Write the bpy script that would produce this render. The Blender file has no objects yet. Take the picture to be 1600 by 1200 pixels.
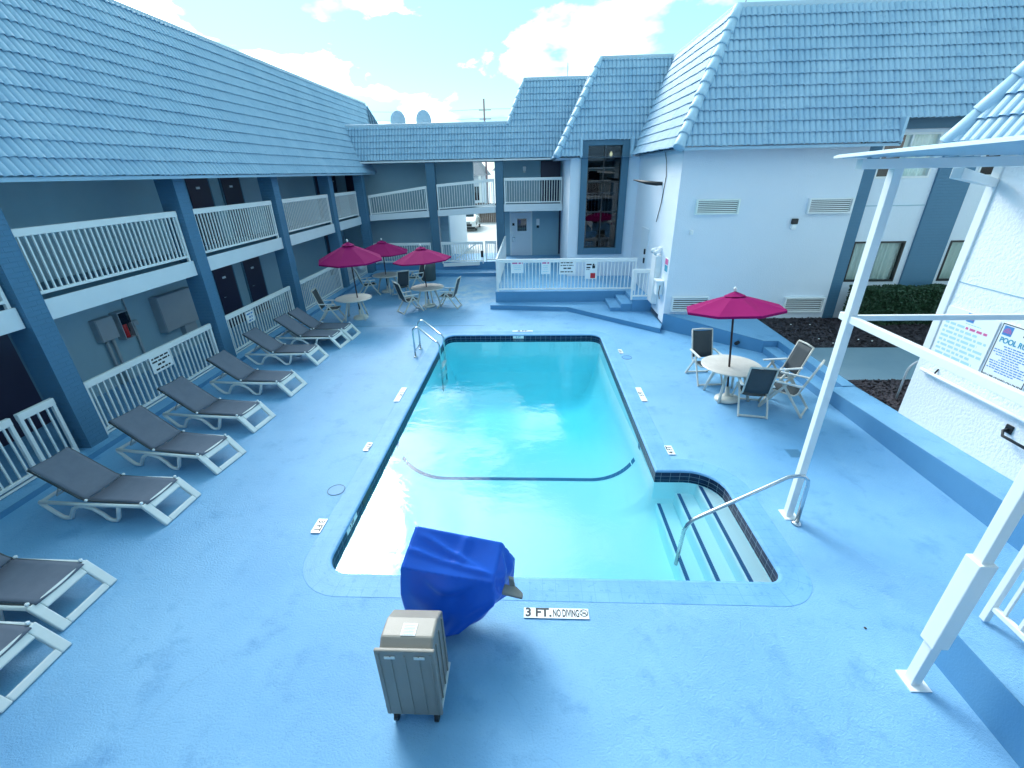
import bpy, bmesh, math, random
from mathutils import Vector, Matrix
random.seed(7)
S = bpy.context.scene
COL = S.collection
PI = math.pi
R = math.radians

# ------------------------------------------------------------------ camera, sky, sun, exposure
cd = bpy.data.cameras.new('camera'); cam = bpy.data.objects.new('camera', cd); COL.objects.link(cam)
cd.sensor_width = 36.0; cd.lens = 36.0 * 700.3 / 1600.0
cd.clip_start = 0.05; cd.clip_end = 2000
M = Matrix(((.99903, -.00055, .04396, 0.0), (.03997, .42803, -.90288, 0.0), (-.01832, .90376, .42764, 4.4), (0, 0, 0, 1)))
cam.matrix_world = M
S.camera = cam

SUN_DIR = Vector((-.50, .75, .70)).normalized()          # towards the sun
W = bpy.data.worlds.new('World'); S.world = W; W.use_nodes = True
wt = W.node_tree; wt.nodes.clear()
def wn(t, **k):
    n = wt.nodes.new(t)
    for a, b in k.items(): setattr(n, a, b)
    return n
sky = wn('ShaderNodeTexSky', sky_type='NISHITA', sun_disc=False)
sky.sun_elevation = math.asin(SUN_DIR.z); sky.sun_rotation = math.atan2(SUN_DIR.x, SUN_DIR.y)
sky.air_density = 1.0; sky.dust_density = .3; sky.ozone_density = 1.0
tint = wn('ShaderNodeMix', data_type='RGBA', blend_type='MULTIPLY'); tint.inputs[0].default_value = 1.0
tint.inputs[7].default_value = (1.5, 1.75, 1.3, 1)
wt.links.new(sky.outputs[0], tint.inputs[6])
# the photograph's sky is a pale cyan: pull the blue towards it
cy = wn('ShaderNodeMix', data_type='RGBA'); cy.inputs[0].default_value = .7; cy.inputs[7].default_value = (2.1, 4.9, 5.8, 1); wt.links.new(tint.outputs[2], cy.inputs[6])
tc = wn('ShaderNodeTexCoord'); sep = wn('ShaderNodeSeparateXYZ'); wt.links.new(tc.outputs['Generated'], sep.inputs[0])
zp = wn('ShaderNodeMath', operation='ADD'); zp.inputs[1].default_value = .32; wt.links.new(sep.outputs[2], zp.inputs[0])
zm = wn('ShaderNodeMath', operation='MAXIMUM'); zm.inputs[1].default_value = .1; wt.links.new(zp.outputs[0], zm.inputs[0])
dv = wn('ShaderNodeVectorMath', operation='DIVIDE'); cz = wn('ShaderNodeCombineXYZ')
for i in range(3): wt.links.new(zm.outputs[0], cz.inputs[i])
wt.links.new(tc.outputs['Generated'], dv.inputs[0]); wt.links.new(cz.outputs[0], dv.inputs[1])
mp = wn('ShaderNodeMapping'); mp.inputs['Location'].default_value = (13.6, 1.56, 0); mp.inputs['Scale'].default_value = (1, 1, .2)
wt.links.new(dv.outputs[0], mp.inputs[0])
nz = wn('ShaderNodeTexNoise'); nz.inputs['Scale'].default_value = 1.9; nz.inputs['Detail'].default_value = 9; nz.inputs['Roughness'].default_value = .55
nz.inputs['Distortion'].default_value = .25
wt.links.new(mp.outputs[0], nz.inputs['Vector'])
rp = wn('ShaderNodeValToRGB'); rp.color_ramp.elements[0].position = .49; rp.color_ramp.elements[1].position = .575
wt.links.new(nz.outputs[0], rp.inputs[0])
# a second, larger field greys the thick middle of the clouds
nz2 = wn('ShaderNodeTexNoise'); nz2.inputs['Scale'].default_value = 2.6; nz2.inputs['Detail'].default_value = 5
mp2 = wn('ShaderNodeMapping'); mp2.inputs['Location'].default_value = (7.3, 4.2, 0); wt.links.new(dv.outputs[0], mp2.inputs[0]); wt.links.new(mp2.outputs[0], nz2.inputs['Vector'])
rp2 = wn('ShaderNodeValToRGB'); rp2.color_ramp.elements[0].position = .47; rp2.color_ramp.elements[0].color = (9.5, 9.9, 10.1, 1)
rp2.color_ramp.elements[1].position = .62; rp2.color_ramp.elements[1].color = (2.0, 4.0, 5.6, 1)
wt.links.new(nz2.outputs[0], rp2.inputs[0])
mx = wn('ShaderNodeMix', data_type='RGBA')
wt.links.new(rp.outputs[0], mx.inputs[0]); wt.links.new(cy.outputs[2], mx.inputs[6])
# thin cloud glows brighter towards the veiled sun
dt = wn('ShaderNodeVectorMath', operation='DOT_PRODUCT'); dt.inputs[1].default_value = SUN_DIR; wt.links.new(tc.outputs['Generated'], dt.inputs[0])
d0 = wn('ShaderNodeMath', operation='MAXIMUM'); d0.inputs[1].default_value = 0; wt.links.new(dt.outputs['Value'], d0.inputs[0])
d1 = wn('ShaderNodeMath', operation='POWER'); d1.inputs[1].default_value = 9; wt.links.new(d0.outputs[0], d1.inputs[0])
d2 = wn('ShaderNodeMath', operation='MULTIPLY_ADD'); d2.inputs[1].default_value = 8; d2.inputs[2].default_value = 1; wt.links.new(d1.outputs[0], d2.inputs[0])
gw = wn('ShaderNodeVectorMath', operation='SCALE'); wt.links.new(rp2.outputs[0], gw.inputs[0]); wt.links.new(d2.outputs[0], gw.inputs['Scale'])
wt.links.new(gw.outputs[0], mx.inputs[7])
bg = wn('ShaderNodeBackground'); bg.inputs[1].default_value = .1
wo = wn('ShaderNodeOutputWorld'); wt.links.new(mx.outputs[2], bg.inputs[0]); wt.links.new(bg.outputs[0], wo.inputs[0])

sd = bpy.data.lights.new('sun', 'SUN'); sd.energy = 1.5; sd.angle = R(22); sd.color = (1.0, .97, .92)
sun = bpy.data.objects.new('sun', sd); COL.objects.link(sun)
sun.rotation_euler = SUN_DIR.to_track_quat('Z', 'Y').to_euler(); sun.location = (-20, 15, 30)
S.view_settings.view_transform = 'Standard'; S.view_settings.look = 'None'
S.view_settings.exposure = 0.9; S.view_settings.gamma = 1.0; S.view_settings.use_curve_mapping = False
S.cycles.max_bounces = 12; S.cycles.diffuse_bounces = 8; S.cycles.transparent_max_bounces = 12

# ------------------------------------------------------------------ materials
MATS = {}
def mat(name, col, rough=.6, metal=0.0, bump=None, var=None, spec=.5, brick=None, coords='Object', coat=0, sheen=0, speck=None):
    """procedural principled material; bump=(scale,strength[,distance]); var=(scale,amount,color2); brick=(w,h,mortar,strength)"""
    m = bpy.data.materials.new(name); m.use_nodes = True; t = m.node_tree; b = t.nodes['Principled BSDF']
    b.inputs['Base Color'].default_value = (*col, 1); b.inputs['Roughness'].default_value = rough; b.inputs['Metallic'].default_value = metal
    b.inputs['Specular IOR Level'].default_value = spec; b.inputs['Coat Weight'].default_value = coat; b.inputs['Sheen Weight'].default_value = sheen
    N = t.nodes.new; L = t.links.new
    tc = N('ShaderNodeTexCoord'); vec = tc.outputs[coords]; csock = None
    if var:
        n = N('ShaderNodeTexNoise'); n.inputs['Scale'].default_value = var[0]; n.inputs['Detail'].default_value = 8; n.inputs['Roughness'].default_value = .65; L(vec, n.inputs['Vector'])
        r = N('ShaderNodeValToRGB'); r.color_ramp.elements[0].position = .35; r.color_ramp.elements[1].position = .68; L(n.outputs[0], r.inputs[0])
        mu = N('ShaderNodeMath'); mu.operation = 'MULTIPLY'; mu.inputs[1].default_value = var[1]; L(r.outputs[0], mu.inputs[0])
        x = N('ShaderNodeMix'); x.data_type = 'RGBA'; x.inputs[6].default_value = (*col, 1); x.inputs[7].default_value = (*var[2], 1); L(mu.outputs[0], x.inputs[0])
        csock = x.outputs[2]
    if speck:
        n = N('ShaderNodeTexNoise'); n.inputs['Scale'].default_value = speck[0]; n.inputs['Detail'].default_value = 4; L(vec, n.inputs['Vector'])
        r = N('ShaderNodeValToRGB'); r.color_ramp.elements[0].position = speck[1]; r.color_ramp.elements[1].position = speck[1] + .05; L(n.outputs[0], r.inputs[0])
        mu = N('ShaderNodeMath'); mu.operation = 'MULTIPLY'; mu.inputs[1].default_value = speck[2]; L(r.outputs[0], mu.inputs[0])
        x = N('ShaderNodeMix'); x.data_type = 'RGBA'; x.inputs[7].default_value = (*speck[3], 1); L(mu.outputs[0], x.inputs[0])
        if csock: L(csock, x.inputs[6])
        else: x.inputs[6].default_value = (*col, 1)
        csock = x.outputs[2]
    hs = None
    if brick:
        sp = N('ShaderNodeSeparateXYZ'); L(vec, sp.inputs[0]); cb = N('ShaderNodeCombineXYZ')
        if coords == 'UV': L(sp.outputs[0], cb.inputs[0]); L(sp.outputs[1], cb.inputs[1])
        else:
            a = N('ShaderNodeMath'); L(sp.outputs[0], a.inputs[0]); L(sp.outputs[1], a.inputs[1]); L(a.outputs[0], cb.inputs[0]); L(sp.outputs[2], cb.inputs[1])
        bt = N('ShaderNodeTexBrick'); L(cb.outputs[0], bt.inputs['Vector']); bt.inputs['Scale'].default_value = 1.0
        bt.inputs['Brick Width'].default_value = brick[0]; bt.inputs['Row Height'].default_value = brick[1]; bt.inputs['Mortar Size'].default_value = brick[2]
        bt.inputs['Mortar Smooth'].default_value = .3
        if len(brick) > 4: bt.offset = brick[4]
        if len(brick) > 5:                          # (…, mortar colour)
            x = N('ShaderNodeMix'); x.data_type = 'RGBA'; x.inputs[7].default_value = (*brick[5], 1); L(bt.outputs['Fac'], x.inputs[0])
            if csock: L(csock, x.inputs[6])
            else: x.inputs[6].default_value = (*col, 1)
            csock = x.outputs[2]
        inv = N('ShaderNodeMath'); inv.operation = 'SUBTRACT'; inv.inputs[0].default_value = 1; L(bt.outputs['Fac'], inv.inputs[1])
        bp = N('ShaderNodeBump'); bp.inputs['Strength'].default_value = brick[3]; bp.inputs['Distance'].default_value = .008; L(inv.outputs[0], bp.inputs['Height'])
        hs = bp.outputs[0]
    if bump:
        n = N('ShaderNodeTexNoise'); n.inputs['Scale'].default_value = bump[0]; n.inputs['Detail'].default_value = 6; L(vec, n.inputs['Vector'])
        bp = N('ShaderNodeBump'); bp.inputs['Strength'].default_value = bump[1]; bp.inputs['Distance'].default_value = bump[2] if len(bump) > 2 else .01
        L(n.outputs[0], bp.inputs['Height'])
        if hs: L(hs, bp.inputs['Normal'])
        hs = bp.outputs[0]
    if csock: L(csock, b.inputs['Base Color'])
    if hs: L(hs, b.inputs['Normal'])
    MATS[name] = m
    return m

WHITE = mat('white_paint', (.80, .83, .84), .45, bump=(40, .08), var=(3, .25, (.68, .72, .73)))
RAILW = mat('rail_paint', (.84, .86, .85), .4, var=(2.5, .2, (.72, .76, .76)))
STUCCO = mat('white_stucco', (.72, .79, .87), .85, bump=(34, .5, .02), var=(1.2, .3, (.65, .74, .84)))
STUCCO_N = mat('rough_white_stucco', (.80, .84, .87), .85, bump=(22, .5, .03), var=(1.5, .25, (.70, .76, .82)))
GREYW = mat('grey_stucco', (0.324, 0.497, 0.580), .85, bump=(45, .3, .01), var=(.8, .4, (0.262, 0.421, 0.510)))
FASCIA = mat('fascia_paint', (.74, .79, .82), .6, bump=(30, .15), var=(2, .35, (.62, .69, .74)))
BRICKB = mat('blue_painted_brick', (0.077, 0.206, 0.330), .55, brick=(.21, .075, .008, .9), bump=(60, .12), var=(1.5, .35, (0.060, 0.170, 0.285)))
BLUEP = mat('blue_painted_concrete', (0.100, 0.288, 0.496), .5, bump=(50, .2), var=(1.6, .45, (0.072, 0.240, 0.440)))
BLUET = mat('slate_blue_trim', (0.063, 0.162, 0.246), .5, bump=(40, .1), var=(2, .3, (0.053, 0.140, 0.218)))
ROOF = mat('blue_roof_tile', (0.24, 0.41, 0.56), .5, bump=(70, .12), var=(1.3, .75, (0.35, 0.52, 0.65)), speck=(9, .60, .4, (0.15, 0.30, 0.46)))
ROOFCAP = mat('roof_cap_tile', (0.33, 0.51, 0.65), .5, bump=(50, .1), var=(3, .5, (0.41, 0.58, 0.70)))
PARAPET = mat('parapet_metal', (0.425, 0.561, 0.663), .45, var=(2, .3, (0.357, 0.510, 0.629)))
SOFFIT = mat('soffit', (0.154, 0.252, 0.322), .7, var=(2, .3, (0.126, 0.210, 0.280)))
DOORD = mat('dark_door', (.018, .016, .05), .35, var=(2, .4, (.03, .025, .06)))
DOORW = mat('white_steel_door', (.70, .76, .82), .4, var=(3, .2, (.62, .69, .76)))
BLACK = mat('black_plastic', (.015, .017, .02), .4)
DARKGL = mat('dark_glass', (.012, .018, .03), .03, spec=.9)
STEEL = mat('stainless_steel', (.62, .66, .68), .18, 1.0, var=(6, .3, (.5, .54, .57)))
GALV = mat('galvanised_box', (0.400, 0.448, 0.480), .5, .1, var=(4, .4, (0.336, 0.384, 0.424)))
RED = mat('red_enamel', (.55, .015, .02), .3)
SLING = mat('grey_sling_fabric', (.118, .142, .19), .75, bump=(500, .25, .002), var=(4, .5, (.165, .19, .24)), spec=.25)
DSLING = mat('charcoal_sling_fabric', (.05, .065, .075), .75, bump=(500, .25, .002), var=(5, .4, (.07, .085, .095)))
RESIN = mat('white_resin', (.74, .77, .76), .38, bump=(20, .05), var=(5, .4, (.60, .64, .63)))
RESINC = mat('weathered_resin', (.62, .63, .58), .45, var=(6, .5, (.46, .47, .42)))
TABLET = mat('marbled_table_top', (.70, .69, .64), .4, bump=(30, .05), var=(3.2, .75, (.52, .51, .46)))
MAGENTA = mat('magenta_canvas', (.245, .003, .098), .85, bump=(300, .15, .002), var=(2.5, .4, (.20, .003, .08)), spec=.15)
BRONZE = mat('bronze_pole', (.05, .035, .04), .35, .4)
LIFTT = mat('tan_lift_shell', (0.288, 0.264, 0.232), .42, bump=(80, .15), var=(3, .4, (0.240, 0.220, 0.192)))
COVERB = mat('royal_blue_vinyl', (0.005, 0.103, 0.612), .33, bump=(9, .25, .015), var=(3, .3, (0.005, 0.086, 0.539)))
PAPER = mat('printed_label', (.82, .83, .83), .5)
INK = mat('black_ink', (.015, .018, .025), .5)
TEAL = mat('teal_ink', (.05, .32, .46), .5)
LTEAL = mat('faded_teal_ink', (.40, .66, .76), .5)
PINKI = mat('pink_ink', (.62, .12, .30), .5)
SIGNW = mat('sign_white', (.82, .85, .86), .3)
LOGOB = mat('logo_blue', (.07, .25, .55), .4)
PLASTER = mat('pool_plaster', (.77, .94, .985), .6, bump=(12, .1), var=(1.2, .25, (.72, .91, .96)))
TILEB = mat('navy_waterline_tile', (.008, .022, .065), .4, spec=.15, brick=(.15, .075, .003, .4, 0.0, (.25, .34, .42)), coords='UV', var=(9, .4, (.02, .06, .14)))
LINET = mat('blue_line_tile', (.012, .09, .27), .3, brick=(.05, .05, .004, .3, 0.0, (.06, .20, .40)))
COPING = mat('painted_coping_tile', (.130, .335, .60), .5, spec=.3, brick=(.15, .15, .003, .12, 0.0, (.12, .31, .57)), coords='UV', bump=(60, .35, .01), var=(2.4, .9, (.19, .425, .67)), speck=(14, .60, .5, (.09, .27, .51)))
HEDGE = mat('hedge_leaf', (.018, .06, .03), .5, var=(30, .7, (.035, .10, .045)))
MULCH = mat('dark_mulch', (.014, .011, .019), .9, bump=(40, .8, .03), var=(25, .7, (.03, .024, .032)))
CHIP = mat('mulch_chip', (.03, .023, .034), .8, var=(6, .8, (.075, .065, .075)))
PATHC = mat('grey_blue_concrete', (0.150, 0.247, 0.315), .6, bump=(50, .2), var=(.9, .6, (0.210, 0.307, 0.367)))
ASPH = mat('sunlit_concrete_lot', (.55, .54, .53), .8, bump=(20, .2), var=(.3, .6, (.42, .42, .42)))
CURTAIN = mat('curtain_cloth', (.80, .86, .83), .9, var=(3, .3, (.68, .77, .76)))
WOOD = mat('weathered_fence_board', (.10, .075, .065), .85, bump=(30, .4), var=(4, .6, (.16, .12, .10)))
CARW = mat('white_car_paint', (.75, .76, .75), .2, coat=.6)
CARB = mat('car_black', (.015, .016, .018), .35)
TRASH = mat('dark_green_grey_bin', (.07, .10, .10), .6, bump=(40, .2), var=(3, .4, (.10, .13, .13)))
SHING = mat('grey_shingle', (.22, .24, .27), .85, bump=(20, .5), var=(4, .5, (.15, .17, .2)))
LAMPG = mat('lamp_lens', (.75, .74, .68), .2)
POLEW = mat('utility_pole_wood', (.30, .22, .25), .8)

# deck: blue floor paint with a pebbly roller texture, stains, and a blotchy pale patch by the far gate
def deck_material():
    m = mat('blue_deck_paint', (.205, .435, .76), .42)
    t = m.node_tree; b = t.nodes['Principled BSDF']; N = t.nodes.new; L = t.links.new
    tc = N('ShaderNodeTexCoord'); v = tc.outputs['Object']
    def noise(s, d=6, r=.6):
        n = N('ShaderNodeTexNoise'); n.inputs['Scale'].default_value = s; n.inputs['Detail'].default_value = d; n.inputs['Roughness'].default_value = r; L(v, n.inputs['Vector']); return n.outputs[0]
    def ramp(s, a, c):
        r = N('ShaderNodeValToRGB'); r.color_ramp.elements[0].position = a; r.color_ramp.elements[1].position = c; L(s, r.inputs[0]); return r.outputs[0]
    def mix(f, a, c, amt):
        mu = N('ShaderNodeMath'); mu.operation = 'MULTIPLY'; mu.inputs[1].default_value = amt; L(f, mu.inputs[0])
        x = N('ShaderNodeMix'); x.data_type = 'RGBA'; L(mu.outputs[0], x.inputs[0])
        if isinstance(a, tuple): x.inputs[6].default_value = (*a, 1)
        else: L(a, x.inputs[6])
        x.inputs[7].default_value = (*c, 1); return x.outputs[2]
    c = mix(ramp(noise(.55, 9, .65), .36, .66), (.140, .365, .62), (.205, .455, .695), .9)
    c = mix(ramp(noise(2.3, 8, .7), .54, .70), c, (.095, .285, .53), .85)
    c = mix(ramp(noise(.9, 10, .75), .60, .74), c, (.25, .49, .70), .7)
    c = mix(ramp(noise(5.5, 9, .8), .64, .76), c, (.075, .21, .38), .75)
    vo = N('ShaderNodeTexVoronoi'); vo.feature = 'DISTANCE_TO_EDGE'; vo.inputs['Scale'].default_value = .33; wv = N('ShaderNodeVectorMath'); wv.operation = 'MULTIPLY_ADD'
    nn = N('ShaderNodeTexNoise'); nn.inputs['Scale'].default_value = 2.2; nn.inputs['Detail'].default_value = 6; L(v, nn.inputs['Vector']); L(nn.outputs['Color'], wv.inputs[0]); wv.inputs[1].default_value = (.5, .5, 0); L(v, wv.inputs[2]); L(wv.outputs[0], vo.inputs['Vector'])
    ck = N('ShaderNodeMapRange'); ck.inputs[1].default_value = .0035; ck.inputs[2].default_value = .001; L(vo.outputs['Distance'], ck.inputs[0])
    cm = N('ShaderNodeMath'); cm.operation = 'MULTIPLY'; L(ck.outputs[0], cm.inputs[0]); L(ramp(noise(.7, 3), .5, .62), cm.inputs[1]); c = mix(cm.outputs[0], c, (.08, .22, .42), .22)
    c = mix(ramp(noise(38, 4, .6), .60, .72), c, (.10, .285, .51), .5)
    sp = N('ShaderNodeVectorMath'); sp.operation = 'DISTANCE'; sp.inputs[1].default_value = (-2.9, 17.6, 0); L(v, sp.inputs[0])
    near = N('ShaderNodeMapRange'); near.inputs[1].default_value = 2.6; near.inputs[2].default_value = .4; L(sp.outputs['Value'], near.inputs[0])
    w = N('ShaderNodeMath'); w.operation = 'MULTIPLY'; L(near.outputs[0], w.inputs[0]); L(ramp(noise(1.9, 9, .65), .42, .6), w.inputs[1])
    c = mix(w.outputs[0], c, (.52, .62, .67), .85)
    L(c, b.inputs['Base Color'])
    rr = N('ShaderNodeMapRange'); L(noise(1.1, 6), rr.inputs[0]); rr.inputs[3].default_value = .26; rr.inputs[4].default_value = .50; L(rr.outputs[0], b.inputs['Roughness'])
    b1 = N('ShaderNodeBump'); b1.inputs['Strength'].default_value = .6; b1.inputs['Distance'].default_value = .02; L(noise(48, 6, .75), b1.inputs['Height'])
    b2 = N('ShaderNodeBump'); b2.inputs['Strength'].default_value = .25; b2.inputs['Distance'].default_value = .02; L(noise(6, 5, .6), b2.inputs['Height']); L(b1.outputs[0], b2.inputs['Normal'])
    L(b2.outputs[0], b.inputs['Normal'])
    return m
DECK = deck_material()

def water_material():
    m = bpy.data.materials.new('pool_water'); m.use_nodes = True; t = m.node_tree; t.nodes.clear(); N = t.nodes.new; L = t.links.new
    o = N('ShaderNodeOutputMaterial'); tr = N('ShaderNodeBsdfTransparent'); gl = N('ShaderNodeBsdfGlossy'); gl.inputs['Roughness'].default_value = .02
    fr = N('ShaderNodeFresnel'); fr.inputs['IOR'].default_value = 1.42; mx = N('ShaderNodeMixShader')
    tc = N('ShaderNodeTexCoord'); mp = N('ShaderNodeMapping'); mp.inputs['Scale'].default_value = (1, 1.5, 1); L(tc.outputs['Object'], mp.inputs[0])
    prev = None
    for s, st, d in ((.9, .30, .022), (2.8, .30, .007), (11, .35, .0022)):
        n = N('ShaderNodeTexNoise'); n.inputs['Scale'].default_value = s; n.inputs['Detail'].default_value = 3; n.inputs['Distortion'].default_value = .8; L(mp.outputs[0], n.inputs['Vector'])
        b = N('ShaderNodeBump'); b.inputs['Strength'].default_value = st; b.inputs['Distance'].default_value = d; L(n.outputs[0], b.inputs['Height'])
        if prev: L(prev, b.inputs['Normal'])
        prev = b.outputs[0]
    L(prev, gl.inputs['Normal']); L(prev, fr.inputs['Normal'])
    L(fr.outputs[0], mx.inputs[0]); L(tr.outputs[0], mx.inputs[1]); L(gl.outputs[0], mx.inputs[2]); L(mx.outputs[0], o.inputs['Surface'])
    va = N('ShaderNodeVolumeAbsorption'); va.inputs['Color'].default_value = (.24, .955, .995, 1); va.inputs['Density'].default_value = .42
    L(va.outputs[0], o.inputs['Volume'])
    return m
WATER = water_material()

# ------------------------------------------------------------------ mesh helpers
class MB:
    def __init__(s): s.v = []; s.f = []; s.uv = {}
    def add(s, pts): i = len(s.v); s.v += [tuple(p) for p in pts]; return i
    def quad(s, a, b, c, d):
        i = s.add((a, b, c, d)); s.f.append((i, i+1, i+2, i+3)); return s
    def poly(s, pts):
        i = s.add(pts); s.f.append(tuple(range(i, i+len(pts)))); return s
    def hexa(s, p):                                  # 8 corners: bottom ccw, top ccw
        i = s.add(p)
        for q in ((3, 2, 1, 0), (4, 5, 6, 7), (0, 1, 5, 4), (1, 2, 6, 5), (2, 3, 7, 6), (3, 0, 4, 7)): s.f.append(tuple(i+k for k in q))
        return s
    def bx(s, x0, x1, y0, y1, z0, z1):
        return s.hexa(((x0, y0, z0), (x1, y0, z0), (x1, y1, z0), (x0, y1, z0), (x0, y0, z1), (x1, y0, z1), (x1, y1, z1), (x0, y1, z1)))
    def beam(s, p, q, w, h, up=(0, 0, 1), w2=None, h2=None):
        p = Vector(p); q = Vector(q); d = (q-p).normalized(); u = Vector(up)
        x = d.cross(u)
        if x.length < 1e-4: x = d.cross(Vector((0, 1, 0)))
        x.normalize(); y = x.cross(d).normalized(); w2 = w if w2 is None else w2; h2 = h if h2 is None else h2
        c = lambda o, a, b: o + x*a + y*b
        return s.hexa((c(p, -w/2, -h/2), c(p, w/2, -h/2), c(q, w2/2, -h2/2), c(q, -w2/2, -h2/2), c(p, -w/2, h/2), c(p, w/2, h/2), c(q, w2/2, h2/2), c(q, -w2/2, h2/2)))
    def tube(s, pts, r, seg=8, closed=False):
        pts = [Vector(p) for p in pts]; n = len(pts); base = len(s.v); rr = r if isinstance(r, (list, tuple)) else [r]*n
        prevx = None
        for i, p in enumerate(pts):
            if closed: d = pts[(i+1) % n]-pts[i-1]
            else: d = pts[min(i+1, n-1)]-pts[max(i-1, 0)]
            d.normalize()
            if prevx is None:
                a = Vector((0, 0, 1)) if abs(d.z) < .9 else Vector((1, 0, 0)); x = d.cross(a).normalized()
            else: x = (prevx - d*prevx.dot(d)).normalized()
            prevx = x; y = d.cross(x)
            for k in range(seg):
                a = 2*PI*k/seg; s.v.append(tuple(p + (x*math.cos(a)+y*math.sin(a))*rr[i]))
        for i in range(n if closed else n-1):
            j = (i+1) % n
            for k in range(seg):
                l = (k+1) % seg; s.f.append((base+i*seg+k, base+i*seg+l, base+j*seg+l, base+j*seg+k))
        if not closed:
            s.f.append(tuple(base+k for k in reversed(range(seg)))); s.f.append(tuple(base+(n-1)*seg+k for k in range(seg)))
        return s
    def prism(s, poly, z0, z1, bottom=True):
        n = len(poly); zz0 = z0 if isinstance(z0, (list, tuple)) else [z0]*n; zz1 = z1 if isinstance(z1, (list, tuple)) else [z1]*n
        i = s.add([(p[0], p[1], zz0[k]) for k, p in enumerate(poly)]); j = s.add([(p[0], p[1], zz1[k]) for k, p in enumerate(poly)])
        s.f.append(tuple(j+k for k in range(n)))
        if bottom: s.f.append(tuple(i+k for k in reversed(range(n))))
        for k in range(n):
            l = (k+1) % n; s.f.append((i+k, i+l, j+l, j+k))
        return s
    def extr(s, poly, d):                             # planar 3d polygon pushed along d
        n = len(poly); d = Vector(d); i = s.add(poly); j = s.add([Vector(p)+d for p in poly])
        s.f.append(tuple(i+k for k in reversed(range(n)))); s.f.append(tuple(j+k for k in range(n)))
        for k in range(n):
            l = (k+1) % n; s.f.append((i+k, i+l, j+l, j+k))
        return s
    def lathe(s, prof, c=(0, 0, 0), seg=20):
        c = Vector(c); b = len(s.v)
        for r, z in prof:
            for k in range(seg): s.v.append((c.x+r*math.cos(2*PI*k/seg), c.y+r*math.sin(2*PI*k/seg), c.z+z))
        for i in range(len(prof)-1):
            for k in range(seg):
                l = (k+1) % seg; s.f.append((b+i*seg+k, b+i*seg+l, b+(i+1)*seg+l, b+(i+1)*seg+k))
        if prof[0][0] > 1e-4: s.f.append(tuple(b+k for k in reversed(range(seg))))
        if prof[-1][0] > 1e-4: s.f.append(tuple(b+(len(prof)-1)*seg+k for k in range(seg)))
        return s
    def build(s, name, m, parent=None, bevel=0, smooth=False, seg=2, subsurf=0):
        off = Vector((0, 0, 0)); q = parent
        while q is not None: off += q.location; q = q.parent
        me = bpy.data.meshes.new(name); me.from_pydata([tuple(Vector(p)-off) for p in s.v], [], s.f)
        me.validate(); 
        if s.uv:
            uvl = me.uv_layers.new(name='UVMap')
            for p in me.polygons:
                for li, uv in zip(p.loop_indices, s.uv.get(p.index, [(0, 0)]*p.loop_total)): uvl.data[li].uv = uv
        else:
            bm = bmesh.new(); bm.from_mesh(me); bmesh.ops.recalc_face_normals(bm, faces=bm.faces); bm.to_mesh(me); bm.free()
        me.materials.append(m)
        o = bpy.data.objects.new(name, me); COL.objects.link(o)
        if parent is not None: o.parent = parent
        if smooth:
            for p in me.polygons: p.use_smooth = True
        if bevel:
            b = o.modifiers.new('bevel', 'BEVEL'); b.width = bevel; b.segments = seg; b.limit_method = 'ANGLE'; b.angle_limit = R(40)
        if subsurf:
            b = o.modifiers.new('sub', 'SUBSURF'); b.levels = subsurf; b.render_levels = subsurf
        return o

def tag(o, label, cat, group=None):
    o['label'] = label; o['category'] = cat
    if group: o['group'] = group
    return o
def thing(name, label, cat, loc=(0, 0, 0), group=None):
    o = bpy.data.objects.new(name, None); o.empty_display_size = .2; COL.objects.link(o); o.location = loc
    return tag(o, label, cat, group)
def struct(o): o['kind'] = 'structure'; return o
def stuff(o): o['kind'] = 'stuff'; return o
def kids(o): return [c for c in COL.objects if c.parent == o]
def copy_tree(o, parent=None):
    c = o.copy(); COL.objects.link(c)
    if parent is not None: c.parent = parent; c.matrix_parent_inverse = o.matrix_parent_inverse.copy()
    for ch in kids(o): copy_tree(ch, c)
    return c
def text(name, s, size, m, parent, origin, right, up, align='CENTER', ext=.0012, xs=1.0, bold=.022):
    cu = bpy.data.curves.new(name, 'FONT'); cu.body = s; cu.size = size; cu.align_x = align; cu.align_y = 'CENTER'; cu.extrude = ext; cu.offset = bold*size
    to = bpy.data.objects.new(name, cu); me = bpy.data.meshes.new_from_object(to); bpy.data.objects.remove(to)
    right = Vector(right).normalized(); up = Vector(up).normalized(); nn = right.cross(up)
    off = Vector((0, 0, 0)); q = parent
    while q is not None: off += q.location; q = q.parent
    mtx = Matrix((right, up, nn)).transposed(); o0 = Vector(origin)-off
    for v in me.vertices: v.co = mtx @ Vector((v.co.x*xs, v.co.y, v.co.z)) + o0
    me.materials.clear(); me.materials.append(m)
    o = bpy.data.objects.new(name, me); COL.objects.link(o); o.parent = parent
    return o
def arc(c, a, b, r, t0, t1, n=8):
    c = Vector(c); a = Vector(a); b = Vector(b)
    return [c + a*r*math.cos(t0+(t1-t0)*k/n) + b*r*math.sin(t0+(t1-t0)*k/n) for k in range(n+1)]

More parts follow.
